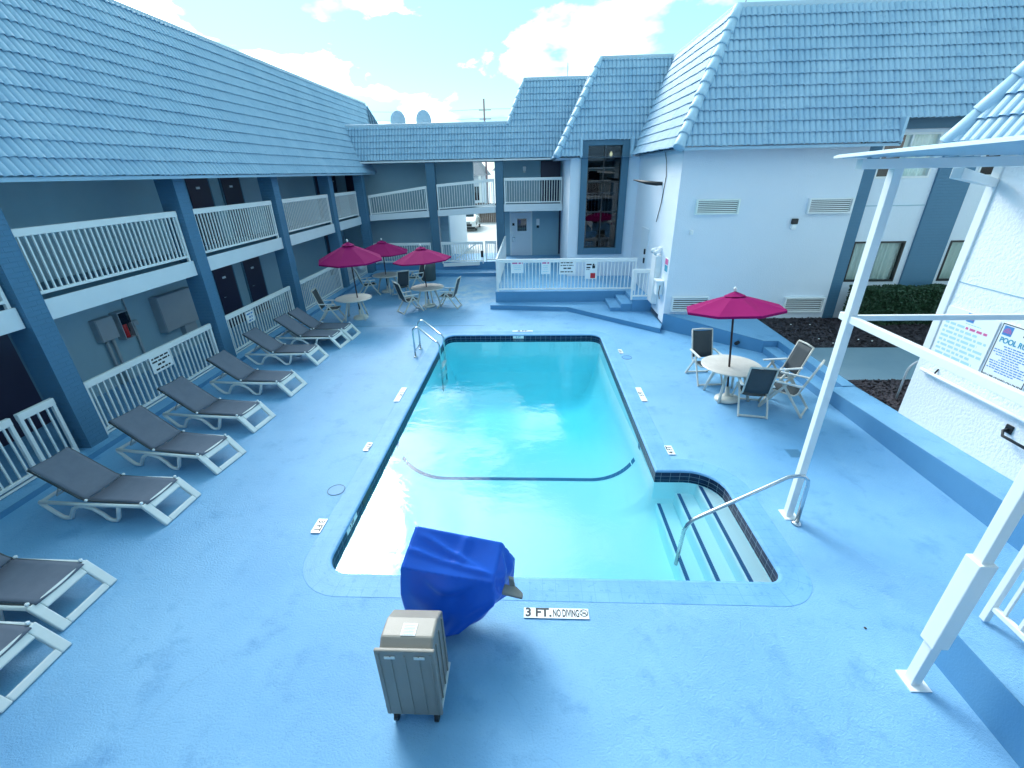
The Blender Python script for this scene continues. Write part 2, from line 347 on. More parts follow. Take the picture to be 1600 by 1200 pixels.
# ------------------------------------------------------------------ pool, deck, ground
def arc2(cx, cy, r, a0, a1, n=7): return [(cx+r*math.cos(R(a0+(a1-a0)*k/n)), cy+r*math.sin(R(a0+(a1-a0)*k/n))) for k in range(n+1)]
PL, PR, PN, PF, BXR, BXF = -2.55, 2.0, 3.88, 12.72, 2.96, 6.02
def dense(poly, d=.3):
    out = []
    for i, p in enumerate(poly):
        q = poly[(i+1) % len(poly)]; L = math.dist(p, q); n = max(1, int(L/d))
        out += [(p[0]+(q[0]-p[0])*k/n, p[1]+(q[1]-p[1])*k/n) for k in range(n)]
    return out
outline = arc2(PL+.3, PN+.3, .3, 180, 270) + arc2(BXR-.16, PN+.16, .16, 270, 360) + arc2(BXR-.5, BXF-.5, .5, 0, 90) + [(PR, BXF)] + arc2(PR-.3, PF-.3, .3, 0, 90) + arc2(PL+.3, PF-.3, .3, 90, 180)
outline = dense(outline)
def offset(poly, d):
    n = len(poly); out = []
    for i in range(n):
        p = Vector(poly[i-1]); c = Vector(poly[i]); q = Vector(poly[(i+1) % n])
        e1 = (c-p).normalized(); e2 = (q-c).normalized(); n1 = Vector((e1.y, -e1.x)); n2 = Vector((e2.y, -e2.x)); b = (n1+n2)
        b = b/max(.6, (1+n1.dot(n2))); out.append((c.x+b.x*d, c.y+b.y*d))
    return out
def ring(prof, name, m, closed_uv=True):
    """sweep (offset, z) profile round the pool outline, with UVs in metres along and across"""
    mb = MB(); n = len(outline); loops = [offset(outline, d) for d, z in prof]
    for (d, z), lp in zip(prof, loops): mb.add([(p[0], p[1], z) for p in lp])
    peri = [0]
    for i in range(n): peri.append(peri[-1]+math.dist(outline[i], outline[(i+1) % n]))
    cr = [0]
    for k in range(len(prof)-1): cr.append(cr[-1]+math.hypot(prof[k+1][0]-prof[k][0], prof[k+1][1]-prof[k][1]))
    for k in range(len(prof)-1):
        for i in range(n):
            j = (i+1) % n; mb.uv[len(mb.f)] = [(peri[i], cr[k]), (peri[i], cr[k+1]), (peri[i+1], cr[k+1]), (peri[i+1], cr[k])]
            mb.f.append((k*n+i, (k+1)*n+i, (k+1)*n+j, k*n+j))
    return mb.build(name, m, None, smooth=False)
struct(ring([(.34, -.012), (.338, .002), (.332, .004), (.035, .005), (.012, .0), (.0, -.014), (-.004, -.024), (0, -.034)], 'pool_coping', COPING))
struct(ring([(.0, -.03), (.0, -.225)], 'waterline_tile_band', TILEB))
struct(ring([(.001, -.22), (.001, -3.2)], 'pool_wall', PLASTER))
def depth(y):
    if y < 6.9: return .92 + .02*(y-3.9)
    if y < 10.2: return .98 + (y-6.9)/3.3*.82
    return 1.80 + (y-10.2)*.04
def floor_z(x, y):
    d = depth(y); c = .85; h = min(.75*d, d-.22); z = -d
    ds = [x-PL, PF-y, y-PN]
    if y > BXF: ds.append(PR-x)
    elif x < PR+.02 and y > BXF-.85: ds.append(math.hypot(PR-x, BXF-y))
    k = max(0, min(1, min(ds)/c)); f = 1-math.sqrt(max(0, 1-(1-k)**2)); hh = h if min(ds) == ds[0] or (y > BXF and min(ds) == ds[-1]) else h*.5
    return z + hh*f
mb = MB(); nx, ny = 60, 100
xs = [PL-.01+(PR+.02-PL)*i/nx for i in range(nx+1)] + [2.3, 2.6, BXR+.02]; ys = [PN-.01+(PF-PN+.02)*j/ny for j in range(ny+1)]
for y in ys:
    for x in xs: mb.v.append((x, y, floor_z(min(x, PR), y)))
w = len(xs)
for j in range(ny):
    for i in range(w-1): mb.f.append((j*w+i, j*w+i+1, (j+1)*w+i+1, (j+1)*w+i))
struct(mb.build('pool_floor', PLASTER, None, smooth=True))
# break line of dark blue tile, rising up both coved sides
mb = MB(); pts = [PL+.003+(PR-PL-.006)*i/80 for i in range(81)]
a = [(x, 7.06, floor_z(x, 7.06)+.005) for x in pts]; b = [(x, 7.20, floor_z(x, 7.20)+.005) for x in pts]
i = mb.add(a); j = mb.add(b)
for k in range(80): mb.f.append((i+k, i+k+1, j+k+1, j+k))
for x in (PL+.004, PR-.004): mb.quad((x, 7.06, floor_z(x, 7.06)), (x, 7.2, floor_z(x, 7.2)), (x, 7.2, -.2), (x, 7.06, -.2))
struct(mb.build('pool_break_line', LINET))
# entry steps in the alcove
mb = MB()
for x0, x1, z in ((2.66, BXR+.01, -.24), (2.36, 2.66, -.44), (2.06, 2.36, -.65)): mb.bx(x0, x1, PN-.02, BXF+.02, -1.2, z)
struct(mb.build('pool_step', PLASTER, None, bevel=.03))
mb = MB()
for x0, z in ((2.66, -.24), (2.36, -.44), (2.06, -.65)): mb.bx(x0+.03, x0+.085, PN+.0, BXF-.02, z-.01, z+.004)
struct(mb.build('pool_step_line', LINET))
# water body (its own volume)
o = offset(outline, .015); mb = MB(); mb.prism(o, -3.1, -.125)
wtr = mb.build('water', WATER); struct(wtr)

def sheet_with_hole(name, outer, inner, z, m):
    bm = bmesh.new()
    for lp in (outer, inner):
        vs = [bm.verts.new((p[0], p[1], z)) for p in lp]
        for k in range(len(vs)): bm.edges.new((vs[k], vs[(k+1) % len(vs)]))
    bmesh.ops.triangle_fill(bm, use_beauty=True, use_dissolve=False, edges=bm.edges)
    bmesh.ops.recalc_face_normals(bm, faces=bm.faces)
    if sum(f.normal.z for f in bm.faces) < 0: bmesh.ops.reverse_faces(bm, faces=bm.faces)
    me = bpy.data.meshes.new(name); bm.to_mesh(me); bm.free(); me.materials.append(m)
    ob = bpy.data.objects.new(name, me); COL.objects.link(ob); return struct(ob)
deck_outer = [(-9.6, -3), (9, -3), (9, 23.4), (-9.6, 23.4)]
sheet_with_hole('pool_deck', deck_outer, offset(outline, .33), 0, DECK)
sheet_with_hole('ground', [(-600, -600), (600, -600), (600, 900), (-600, 900)], deck_outer, -.004, ASPH)
# hairline expansion joint across the deck
struct(MB().bx(-7.6, -1.5, 13.62, 13.64, .0, .003).build('deck_joint', BLUET)); 

# ------------------------------------------------------------------ raised blue concrete: kerb, platform, steps, ledges
def slab(name, poly, z0, z1, m=BLUEP, bevel=.012): return struct(MB().prism(poly, z0, z1).build(name, m, None, bevel=bevel))
DKTOP = DECK
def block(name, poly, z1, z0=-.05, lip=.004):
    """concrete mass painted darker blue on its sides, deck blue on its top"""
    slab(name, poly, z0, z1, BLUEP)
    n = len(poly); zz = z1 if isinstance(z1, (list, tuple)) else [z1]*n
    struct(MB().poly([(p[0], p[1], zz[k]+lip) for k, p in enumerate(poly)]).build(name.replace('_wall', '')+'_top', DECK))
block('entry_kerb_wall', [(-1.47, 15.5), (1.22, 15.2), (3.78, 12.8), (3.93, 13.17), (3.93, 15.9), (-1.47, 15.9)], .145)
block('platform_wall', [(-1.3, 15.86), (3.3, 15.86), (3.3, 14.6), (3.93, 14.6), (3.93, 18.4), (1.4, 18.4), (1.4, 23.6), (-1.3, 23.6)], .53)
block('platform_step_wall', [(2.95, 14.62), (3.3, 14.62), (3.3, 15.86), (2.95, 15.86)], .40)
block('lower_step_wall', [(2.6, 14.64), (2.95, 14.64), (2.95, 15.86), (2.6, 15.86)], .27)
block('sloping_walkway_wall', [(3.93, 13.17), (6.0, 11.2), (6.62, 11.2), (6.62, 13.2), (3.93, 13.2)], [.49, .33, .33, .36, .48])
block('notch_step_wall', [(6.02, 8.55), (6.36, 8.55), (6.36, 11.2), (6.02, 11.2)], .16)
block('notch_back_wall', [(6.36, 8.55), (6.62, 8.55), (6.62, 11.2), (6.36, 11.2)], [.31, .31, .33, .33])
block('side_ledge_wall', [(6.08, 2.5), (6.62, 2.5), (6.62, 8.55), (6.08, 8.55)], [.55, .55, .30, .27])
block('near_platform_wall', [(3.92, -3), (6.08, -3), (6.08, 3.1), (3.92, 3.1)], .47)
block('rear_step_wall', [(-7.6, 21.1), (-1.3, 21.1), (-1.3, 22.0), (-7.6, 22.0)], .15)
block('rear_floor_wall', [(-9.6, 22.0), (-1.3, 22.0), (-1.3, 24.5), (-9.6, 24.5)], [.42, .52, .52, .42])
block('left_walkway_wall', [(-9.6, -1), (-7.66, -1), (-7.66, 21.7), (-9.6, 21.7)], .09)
# garden beds and the grey-blue path behind the ledge
struct(MB().bx(6.62, 16, 8.8, 10.7, -.02, .335).build('garden_path', PATHC, None, bevel=.01))
def mulch(name, x0, x1, y0, y1, z, n):
    stuff(MB().bx(x0, x1, y0, y1, z-.3, z).build(name+'_bed', MULCH))
    mb = MB()
    for _ in range(n):
        x = random.uniform(x0+.03, x1); y = random.uniform(y0+.03, y1-.03); l = random.uniform(.02, .06); wd = random.uniform(.008, .02); a = random.uniform(0, PI)
        t = random.uniform(-.5, .5); zz = z+random.uniform(.004, .03); dx = Vector((math.cos(a), math.sin(a), t))*l; dy = Vector((-math.sin(a), math.cos(a), random.uniform(-.6, .6)))*wd
        c = Vector((x, y, zz)); mb.quad(c-dx-dy, c+dx-dy, c+dx+dy, c-dx+dy)
    stuff(mb.build(name, CHIP))
mulch('bark_mulch', 6.62, 13.5, 10.7, 13.2, .32, 7000)
mulch('wood_chips', 6.62, 9.5, 7.3, 8.8, .33, 3500)
mb = MB()
for _ in range(10):
    x = random.uniform(6.8, 9); y = random.uniform(10.8, 12.6); mb.lathe([(.002, .0), (.02, .01), (.018, .025), (.002, .032)], (x, y, .34), 7)
stuff(mb.build('pale_stones', PAPER))

# ------------------------------------------------------------------ tile roofs
def tile_roof(mb, P, U, V, L, rng, period=.14, amp=.046, ex=.28, lift=.050, row0=0):
    P = Vector(P); U = Vector(U).normalized(); V = Vector(V).normalized(); N = U.cross(V).normalized()
    rows = int(math.ceil(L/ex-1e-6)); du = period/6
    for i in range(row0, rows):
        v0 = i*ex; v1 = min(L, v0+ex*1.28)
        r0 = rng(v0); r1 = rng(v1); ua = min(r0[0], r1[0]); ub = max(r0[1], r1[1]); k0 = int(math.floor(ua/du)); k1 = int(math.ceil(ub/du)); n = k1-k0+1
        base = len(mb.v); jit = {}
        for k in range(k0, k1+1):
            u = k*du; tkey = int(math.floor(u/(2*period)+i*.5))
            if tkey not in jit: jit[tkey] = (random.uniform(-.006, .006), random.uniform(-.007, .007))
            jl, jv = jit[tkey]; h = amp*abs(math.sin(PI*u/period))**.7
            ul = min(max(u, r0[0]), r0[1]); uh = min(max(u, r1[0]), r1[1])
            lo = P+U*ul+V*(v0+jv)
            mb.v.append(tuple(lo+N*(h+lift+jl))); mb.v.append(tuple(P+U*uh+V*v1+N*(h+.010))); mb.v.append(tuple(lo+N*(h+lift+jl-.014))); mb.v.append(tuple(lo+V*.06+N*(h+lift-.014-.02)))
        for k in range(n-1):
            a = base+4*k; b = a+4
            mb.f.append((a, b, b+1, a+1)); mb.f.append((a, a+2, b+2, b)); mb.f.append((a+2, a+3, b+3, b+2))
def hip_caps(mb, a, b, r=.115, n=None):
    a = Vector(a); b = Vector(b); L = (b-a).length; n = n or max(2, int(L/.36)); d = (b-a)/n
    for k in range(n):
        p = a+d*(k-.06); q = a+d*(k+1.06); mb.tube([p, p+d*.02, q], [r*1.12, r*1.15, r*.86], 12)

# ------------------------------------------------------------------ railings
def bar_mesh(name, h, s=.026):
    me = bpy.data.meshes.new(name); mb = MB().bx(-s/2, s/2, -s/2, s/2, 0, h); me.from_pydata(mb.v, [], mb.f); me.materials.append(RAILW); return me
def railing(p0, p1, zb, zt, label, group, zb1=None, zt1=None, sp=.115, gap=.10, double=False, top=.12, tw=.07, name='railing'):
    p0 = Vector(p0); p1 = Vector(p1); zb1 = zb if zb1 is None else zb1; zt1 = zt if zt1 is None else zt1
    L = (p1-p0).length; d = (p1-p0)/L
    t = thing(name, label, 'railing', (p0.x, p0.y, zb), group)
    P = lambda s, z0, z1, o=0: (p0.x+d.x*s, p0.y+d.y*s, z0+(z1-z0)*s/L+o)
    MB().beam(P(0, zt, zt1, -top/2), P(L, zt, zt1, -top/2), tw, top).build('top_rail', RAILW, t, bevel=.008)
    MB().beam(P(0, zb, zb1, gap+.025), P(L, zb, zb1, gap+.025), .045, .05).build('bottom_rail', RAILW, t, bevel=.005)
    if double: MB().beam(P(0, zb, zb1, gap-.05), P(L, zb, zb1, gap-.05), .04, .03).build('lower_strip', RAILW, t, bevel=.004)
    for s in (.03, L-.03):
        MB().beam(P(s, zb, zb1, 0), P(s, zt, zt1, -top*.7), .055, .055, up=(d.x, d.y, 0)).build('post', RAILW, t, bevel=.005)
    n = max(2, int(round(L/sp))); hb = min(zt-zb, zt1-zb1)-gap-.04-top*.9
    me = None
    for k in range(1, n):
        s = L*k/n; h = (zt-zb+(zt1-zb1-zt+zb)*s/L)-gap-.04-top*.7
        if me is None or abs(zt-zb-zt1+zb1) > .02: me = bar_mesh('baluster', h)
        o = bpy.data.objects.new('baluster', me); COL.objects.link(o); o.parent = t
        x, y, z = P(s, zb, zb1, gap+.04); o.location = (x-p0.x, y-p0.y, z-zb); o.rotation_euler.z = math.atan2(d.y, d.x)
    return t

# ------------------------------------------------------------------ left wing
LB = thing('motel_wing', 'two storey wing with tiled mansard roof, blue brick columns and dark doors behind the loungers', 'building', (-9.5, 10, 0))
FX = -7.83
for y in (2.4, 6.42, 10.42, 14.5, 18.65):
    MB().bx(FX-.42, FX, y, y+.36, 0, 4.5).build('column', BRICKB, LB)
MB().bx(-8.0, -7.62, 21.75, 22.1, 0, 4.5).build('column', BRICKB, LB)
MB().bx(-10.0, -9.55, -2, 28, 0, 4.8).build('back_wall', GREYW, LB)
MB().bx(-9.55, -7.95, -2, 22.2, 2.42, 2.62).build('walkway_floor', BLUET, LB)
# fascia in one piece per bay with a small drip line
for y0, y1 in ((-1, 6.40), (6.80, 10.40), (10.80, 14.48), (14.88, 18.63), (19.03, 21.73)):
    f = MB().bx(-7.95, -7.905, y0, y1, 2.33, 2.66).build('slab_fascia', FASCIA, LB, bevel=.006)
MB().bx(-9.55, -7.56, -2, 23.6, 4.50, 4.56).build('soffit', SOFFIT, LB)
rf = MB(); sl = math.hypot(1.51, 3.33)
tile_roof(rf, (-7.5, -1, 4.45), (0, 1, 0), (-1.51, 0, 3.33), sl, lambda v: (0, 24.4+5*v/sl*.92 if v > .5 else 24.4+.9*v/.5))
roof = rf.build('roof', ROOF, LB, smooth=False)
MB().bx(-7.56, -7.47, -1, 23.3, 4.40, 4.46).build('eave_trim', ROOFCAP, LB)
MB().bx(-9.6, -9.0, -1, 28.1, 7.74, 7.92).build('parapet_cap', PARAPET, LB, bevel=.02)
rb = MB(); tile_roof(rb, (-7.5, 29.9, 4.45), (-1, 0, 0), (0, -1.6, 3.33), math.hypot(1.6, 3.33), lambda v: (1.5*v/3.69, 6)); rb.build('end_roof', ROOF, LB)
MB().poly([(-20, -1, 7.7), (-9.3, -1, 7.7), (-9.3, 28.2, 7.7), (-20, 28.2, 7.7)]).build('flat_roof', PARAPET, LB)
MB().quad((-7.6, 23.2, 4.42), (-7.6, 29.8, 4.42), (-9.6, 29.8, 4.42), (-9.6, 23.2, 4.42)).build('rear_soffit', SOFFIT, LB)
for fz, z0 in ((2.62, 0), (.09, 1)):
    for yc in (5.45, 6.9, 13.6, 15.15, 21.7, 23.2):
        if z0 == 0 and yc < 8: continue
        if yc > 22 and z0 == 1: continue
        dr = MB().bx(-9.55, -9.50, yc-.46, yc+.46, fz, fz+2.03).build('door', DOORD, LB, bevel=.006)
        MB().tube([(-9.48, yc-.36, fz+.98), (-9.44, yc-.36, fz+.98), (-9.44, yc-.27, fz+.98)], .013, 8).build('handle', STEEL, dr, smooth=True)
        MB().bx(-9.5, -9.485, yc-.13, yc+.02, fz+1.5, fz+1.56).build('number_plate', SIGNW, dr)
        MB().bx(-9.55, -9.515, yc-.53, yc-.46, fz, fz+2.1).bx(-9.55, -9.515, yc+.46, yc+.53, fz, fz+2.1).bx(-9.55, -9.515, yc-.46, yc+.46, fz+2.03, fz+2.1).build('door_frame', BLUET, LB)
# railings of the left wing
for i, (y0, y1, w) in enumerate(((2.9, 6.38, 'cut off by the picture edge'), (6.82, 10.38, 'above the electrical boxes'), (10.84, 14.42, 'before the first pair of dark upper doors'), (14.92, 18.6, 'fourth balcony bay from the camera'), (19.06, 21.7, 'last straight bay before the ramped walkway'))):
    railing((-7.97, y0), (-7.97, y1), 2.64, 3.75, 'white upper balcony railing ' + w, 'upper floor balcony railings of the lounger wing')
for i, (y0, y1, w) in enumerate(((2.9, 5.62, 'nearest the camera beside a lounger back'), (5.72, 6.30, 'short panel against the nearest blue column'), (6.84, 10.32, 'under the electrical boxes with a black lettered notice'), (10.88, 14.34, 'behind the loungers with a small outlined notice'), (14.98, 18.5, 'behind the nearest umbrella table'), (19.1, 21.6, 'short bay behind the farthest umbrella table'))):
    railing((-7.95, y0), (-7.95, y1), .08, 1.16, 'white ground floor railing ' + w, 'ground floor railings of the lounger wing', sp=.13, gap=.09, double=True)
# electrical boxes on the back wall, first bay
X0 = -9.55
def wallbox(name, label, cat, y0, y1, z0, z1, d, m=GALV):
    t = thing(name, label, cat, (X0, (y0+y1)/2, z0)); MB().bx(X0, X0+d-.02, y0, y1, z0, z1).build('case', m, t, bevel=.006)
    MB().bx(X0+d-.018, X0+d, y0+.008, y1-.008, z0+.008, z1-.008).build('cover', m, t, bevel=.006); return t
t = wallbox('electrical_box', 'square grey electrical box with two conduits below, beside the fire extinguisher cabinet', 'electrical box', 8.92, 9.36, 1.16, 1.66, .16)
for y in (9.08, 9.24): MB().tube([(X0+.07, y, .1), (X0+.07, y, 1.16)], .032, 10).build('conduit', GALV, t, smooth=True)
t = thing('extinguisher_cabinet', 'narrow open wall cabinet holding a red fire extinguisher', 'cabinet', (X0, 9.6, 1.05))
MB().bx(X0, X0+.02, 9.44, 9.74, 1.05, 1.68).bx(X0+.02, X0+.2, 9.44, 9.46, 1.05, 1.68).bx(X0+.02, X0+.2, 9.72, 9.74, 1.05, 1.68).bx(X0+.02, X0+.2, 9.46, 9.72, 1.05, 1.07).bx(X0+.02, X0+.2, 9.46, 9.72, 1.66, 1.68).build('case', GALV, t)
MB().bx(X0+.2, X0+.205, 9.46, 9.72, 1.4, 1.66).build('door_glass', DARKGL, t)
t = thing('fire_extinguisher', 'red fire extinguisher standing inside the open wall cabinet', 'extinguisher', (X0+.1, 9.59, 1.07))
MB().lathe([(.06, 0), (.065, .02), (.065, .3), (.03, .37), (.02, .39)], (X0+.1, 9.59, 1.07), 16).build('tank', RED, t, smooth=True)
MB().bx(X0+.08, X0+.17, 9.58, 9.60, 1.46, 1.50).build('handle', BLACK, t); MB().tube([(X0+.13, 9.59, 1.46), (X0+.18, 9.63, 1.4), (X0+.17, 9.64, 1.2)], .01, 6).build('hose', BLACK, t)
t = wallbox('junction_box', 'small grey junction box on a vertical conduit between the cabinet and the wide box', 'junction box', 9.86, 10.02, 1.24, 1.36, .1)
MB().tube([(X0+.04, 9.92, .1), (X0+.04, 9.92, 1.24)], .03, 8).build('conduit', GALV, t, smooth=True); MB().tube([(X0+.03, 9.9, 1.36), (X0+.03, 9.9, 2.42)], .018, 8).build('conduit', GALV, t, smooth=True)
t = wallbox('panel_box', 'wide grey double door electrical panel box near the second blue column', 'electrical box', 10.62, 11.9, .82, 1.72, .22)
MB().bx(X0+.2, X0+.203, 11.26, 11.268, .84, 1.7).build('door_gap', BLACK, t); MB().bx(X0, X0+.14, 11.3, 11.75, .4, .80).build('meter_trough', GALV, t, bevel=.004)
MB().bx(X0+.201, X0+.204, 11.74, 11.8, 1.58, 1.65).build('warning_sticker', INK, t)

# ------------------------------------------------------------------ rear wing
RB = thing('rear_motel_wing', 'low rear wing with tiled roof over a ramped upper walkway and parking opening', 'building', (-3, 23.5, 0))
for x0, x1 in ((-4.77, -4.38), (-1.66, -1.29)): MB().bx(x0, x1, 22.12, 22.48, 0, 5.0).build('column', BLUET, RB)
ex, ez, p = 22.0, 4.93, 2.2
rm = MB(); sl = math.hypot(.63, 1.38); tile_roof(rm, (-9, ex, ez), (1, 0, 0), (0, .63, 1.38), sl, lambda v: (.0, 8.0), ex=.275)
sl2 = math.hypot(1.4, 3.08); tile_roof(rm, (-1.05, ex, ez), (1, 0, 0), (0, 1.4, 3.08), sl2, lambda v: (max(0, (v-sl)/(sl2-sl)*.72), 3.6), ex=.275)
rm.build('roof', ROOF, RB)
MB().bx(-9, 1.4, 21.98, 22.08, 4.86, 4.93).build('eave_trim', WHITE, RB)
MB().bx(-9, -1.05, 22.58, 22.9, 6.26, 6.42).build('parapet_cap', PARAPET, RB, bevel=.02)
MB().bx(-.38, 2.7, 23.36, 23.6, 7.98, 8.12).build('high_parapet_cap', PARAPET, RB, bevel=.02)
hc = MB(); hip_caps(hc, (-1.05, 22.6, 6.28), (-.35, 23.4, 8.0), .09); hc.build('hip_cap', ROOFCAP, RB, smooth=True)
MB().poly([(-1.05, 22.62, 6.3), (-.35, 23.38, 7.98), (-.35, 30, 7.98), (-1.05, 30, 6.3)]).build('side_roof', ROOF, RB)
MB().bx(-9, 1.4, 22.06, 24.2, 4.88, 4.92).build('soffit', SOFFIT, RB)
MB().bx(-9.6, -4.15, 23.5, 23.8, .4, 2.6).build('lower_wall', GREYW, RB); MB().bx(-9.6, -2.8, 23.5, 23.8, 2.6, 4.9).build('upper_wall', GREYW, RB)
MB().bx(-1.5, 1.45, 23.6, 23.9, .4, 4.9).build('door_wall', GREYW, RB)
MB().bx(-4.25, -4.15, 23.8, 30, 0, 2.5).build('passage_wall', STUCCO, RB)
# the sloping walkway slab
MB().hexa(((-7.9, 22.14, 2.42), (-1.3, 22.14, 2.73), (-1.3, 23.5, 2.73), (-7.9, 23.5, 2.42), (-7.9, 22.14, 2.66), (-1.3, 22.14, 2.97), (-1.3, 23.5, 2.97), (-7.9, 23.5, 2.66))).build('ramp_slab', BLUET, RB)
for x0, x1 in ((-7.6, -4.78), (-4.37, -1.67)):
    za = 2.42+.31*(x0+7.9)/6.6; zb = 2.42+.31*(x1+7.9)/6.6
    MB().hexa(((x0, 22.08, za-.0), (x1, 22.08, zb), (x1, 22.135, zb), (x0, 22.135, za), (x0, 22.08, za+.27), (x1, 22.08, zb+.27), (x1, 22.135, zb+.27), (x0, 22.135, za+.27))).build('slab_fascia', FASCIA, RB, bevel=.005)
MB().bx(-1.29, 1.4, 22.14, 23.6, 2.75, 3.0).build('walkway_floor', BLUET, RB); MB().bx(-1.28, 1.4, 22.085, 22.138, 2.75, 3.06).build('slab_fascia', FASCIA, RB, bevel=.005)
dr = MB().bx(-1.02, -.06, 23.54, 23.60, .535, 2.58).build('door', DOORW, RB, bevel=.006)
MB().bx(-.72, -.26, 23.525, 23.54, 1.72, 2.30).build('window', DARKGL, dr); MB().tube([(-.95, 23.53, 1.42), (-.95, 23.46, 1.42), (-.83, 23.46, 1.42)], .02, 8).build('handle', STEEL, dr, smooth=True)
MB().bx(-.99, -.9, 23.52, 23.54, 1.2, 1.65).build('lock_plate', STEEL, dr); MB().bx(-.97, -.86, 23.52, 23.54, 1.98, 2.1).build('keypad', BLACK, dr)
MB().bx(-1.1, -1.02, 23.57, 23.6, .535, 2.66).bx(-.06, .02, 23.57, 23.6, .535, 2.66).bx(-1.02, -.06, 23.57, 23.6, 2.58, 2.66).build('door_frame', WHITE, RB)
MB().bx(.42, 1.36, 23.55, 23.6, 3.0, 4.85).build('upper_door', DOORD, RB, bevel=.004); MB().bx(1.33, 1.42, 23.5, 23.56, .6, 2.75).build('dark_jamb', DOORD, RB)
MB().bx(-9.0, -8.2, 23.44, 23.5, 2.66, 4.8).build('upper_door', DOORD, RB, bevel=.004)
t = thing('door_phone', 'small white wall phone box with a black base beside the white steel door', 'wall phone', (.3, 23.6, 1.9)); MB().bx(.22, .38, 23.5, 23.6, 1.98, 2.28).build('case', SIGNW, t, bevel=.01); MB().bx(.24, .36, 23.49, 23.58, 1.86, 1.98).build('base', BLACK, t, bevel=.01)
t = thing('wall_lamp', 'little white lantern high on the rear wall above the upper railing', 'wall lamp', (-.35, 23.6, 4.5)); MB().bx(-.42, -.28, 23.48, 23.6, 4.42, 4.62).build('body', SIGNW, t, bevel=.02); MB().bx(-.4, -.3, 23.46, 23.48, 4.36, 4.44).build('lens', LAMPG, t)
G = 'railings of the upper rear walkway'
railing((-7.55, 22.1), (-4.8, 22.1), 2.66, 3.54, 'white rising railing of the ramped walkway, before the middle blue column', G, 2.83, 3.90, gap=.06)
railing((-4.33, 22.1), (-1.7, 22.1), 2.84, 3.95, 'white rising railing of the ramped walkway with parked car and houses behind', G, 2.98, 4.15, gap=.06)
railing((-1.25, 22.1), (1.36, 22.1), 3.05, 4.16, 'level white railing of the upper rear walkway above the steel door', G, gap=.06)
railing((-7.55, 21.9), (-4.8, 21.9), .50, 1.44, 'white ground railing behind the farthest umbrella', 'ground railings at the rear', gap=.05)
t = railing((-4.3, 21.9), (-2.3, 21.9), .45, 1.46, 'white gate panel with a deep kick board beside the parking opening', 'ground railings at the rear', gap=.1)
MB().beam((-4.25, 21.86, .40), (-2.5, 21.86, .46), .04, .16).build('kick_board', RAILW, t); MB().beam((-3.6, 21.86, .7), (-2.6, 21.86, 1.38), .03, .05).build('brace', RAILW, t)
MB().bx(-2.42, -2.3, 21.8, 21.86, .75, 1.05).build('latch', BLACK, t, bevel=.01)
railing((-2.2, 21.9), (-1.68, 21.9), .55, 1.48, 'narrow white panel closing the gap between gate and blue column', 'ground railings at the rear', gap=.06)

# ------------------------------------------------------------------ stair tower
TB = thing('stair_tower', 'white stair tower with a tall dark window cutting into its tiled roof', 'building', (2.6, 18.4, 0))
def wall_holes(mb, x0, x1, z0, z1, y, holes, dep=.18):
    """wall facing -y in plane y, with rectangular openings and their reveals"""
    xs = sorted({x0, x1, *[h[0] for h in holes], *[h[1] for h in holes]}); zs = sorted({z0, z1, *[h[2] for h in holes], *[h[3] for h in holes]})
    for i in range(len(xs)-1):
        for j in range(len(zs)-1):
            cx, czz = (xs[i]+xs[i+1])/2, (zs[j]+zs[j+1])/2
            if any(h[0] < cx < h[1] and h[2] < czz < h[3] for h in holes): continue
            mb.quad((xs[i], y, zs[j]), (xs[i+1], y, zs[j]), (xs[i+1], y, zs[j+1]), (xs[i], y, zs[j+1]))
    for a, b, c, d in holes:
        mb.quad((a, y, c), (a, y+dep, c), (a, y+dep, d), (a, y, d)); mb.quad((b, y, c), (b, y, d), (b, y+dep, d), (b, y+dep, c))
        mb.quad((a, y, c), (b, y, c), (b, y+dep, c), (a, y+dep, c)); mb.quad((a, y, d), (a, y+dep, d), (b, y+dep, d), (b, y, d))
mb = MB(); wall_holes(mb, 1.42, 3.93, .4, 4.86, 18.4, [(2.02, 3.28, 1.62, 4.861)]); mb.quad((1.42, 18.4, .4), (1.42, 18.4, 4.86), (1.42, 23.6, 4.86), (1.42, 23.6, .4)).build('wall', STUCCO, TB)
fr = MB()
fr.bx(1.80, 2.04, 18.28, 18.62, 1.40, 5.42); fr.bx(3.26, 3.52, 18.28, 18.62, 1.40, 5.42); fr.bx(2.04, 3.26, 18.28, 18.62, 1.40, 1.64); fr.bx(2.04, 3.26, 18.28, 19.2, 5.20, 5.42)
wfr = fr.build('window_frame', BLUET, TB, bevel=.01)
gl = bpy.data.materials.new('stair_window_glass'); gl.use_nodes = True; t_ = gl.node_tree; t_.nodes.clear(); o_ = t_.nodes.new('ShaderNodeOutputMaterial'); tr = t_.nodes.new('ShaderNodeBsdfTransparent'); tr.inputs[0].default_value = (.30, .36, .42, 1)
gs = t_.nodes.new('ShaderNodeBsdfGlossy'); gs.inputs[1].default_value = .01; fn = t_.nodes.new('ShaderNodeFresnel'); fn.inputs[0].default_value = 1.6; ms = t_.nodes.new('ShaderNodeMixShader')
t_.links.new(fn.outputs[0], ms.inputs[0]); t_.links.new(tr.outputs[0], ms.inputs[1]); t_.links.new(gs.outputs[0], ms.inputs[2]); t_.links.new(ms.outputs[0], o_.inputs[0])
MB().bx(2.04, 3.26, 18.46, 18.475, 1.64, 5.2).build('pane', gl, wfr)
mu = MB(); mu.bx(2.62, 2.66, 18.43, 18.47, 1.64, 5.2)
for z in (3.98, 2.93): mu.bx(2.04, 3.26, 18.43, 18.47, z, z+.05)
mu.build('mullion', BLACK, wfr)
MB().bx(2.0, 3.9, 20.2, 20.3, .5, 5.4).build('inner_wall', CARB, TB)
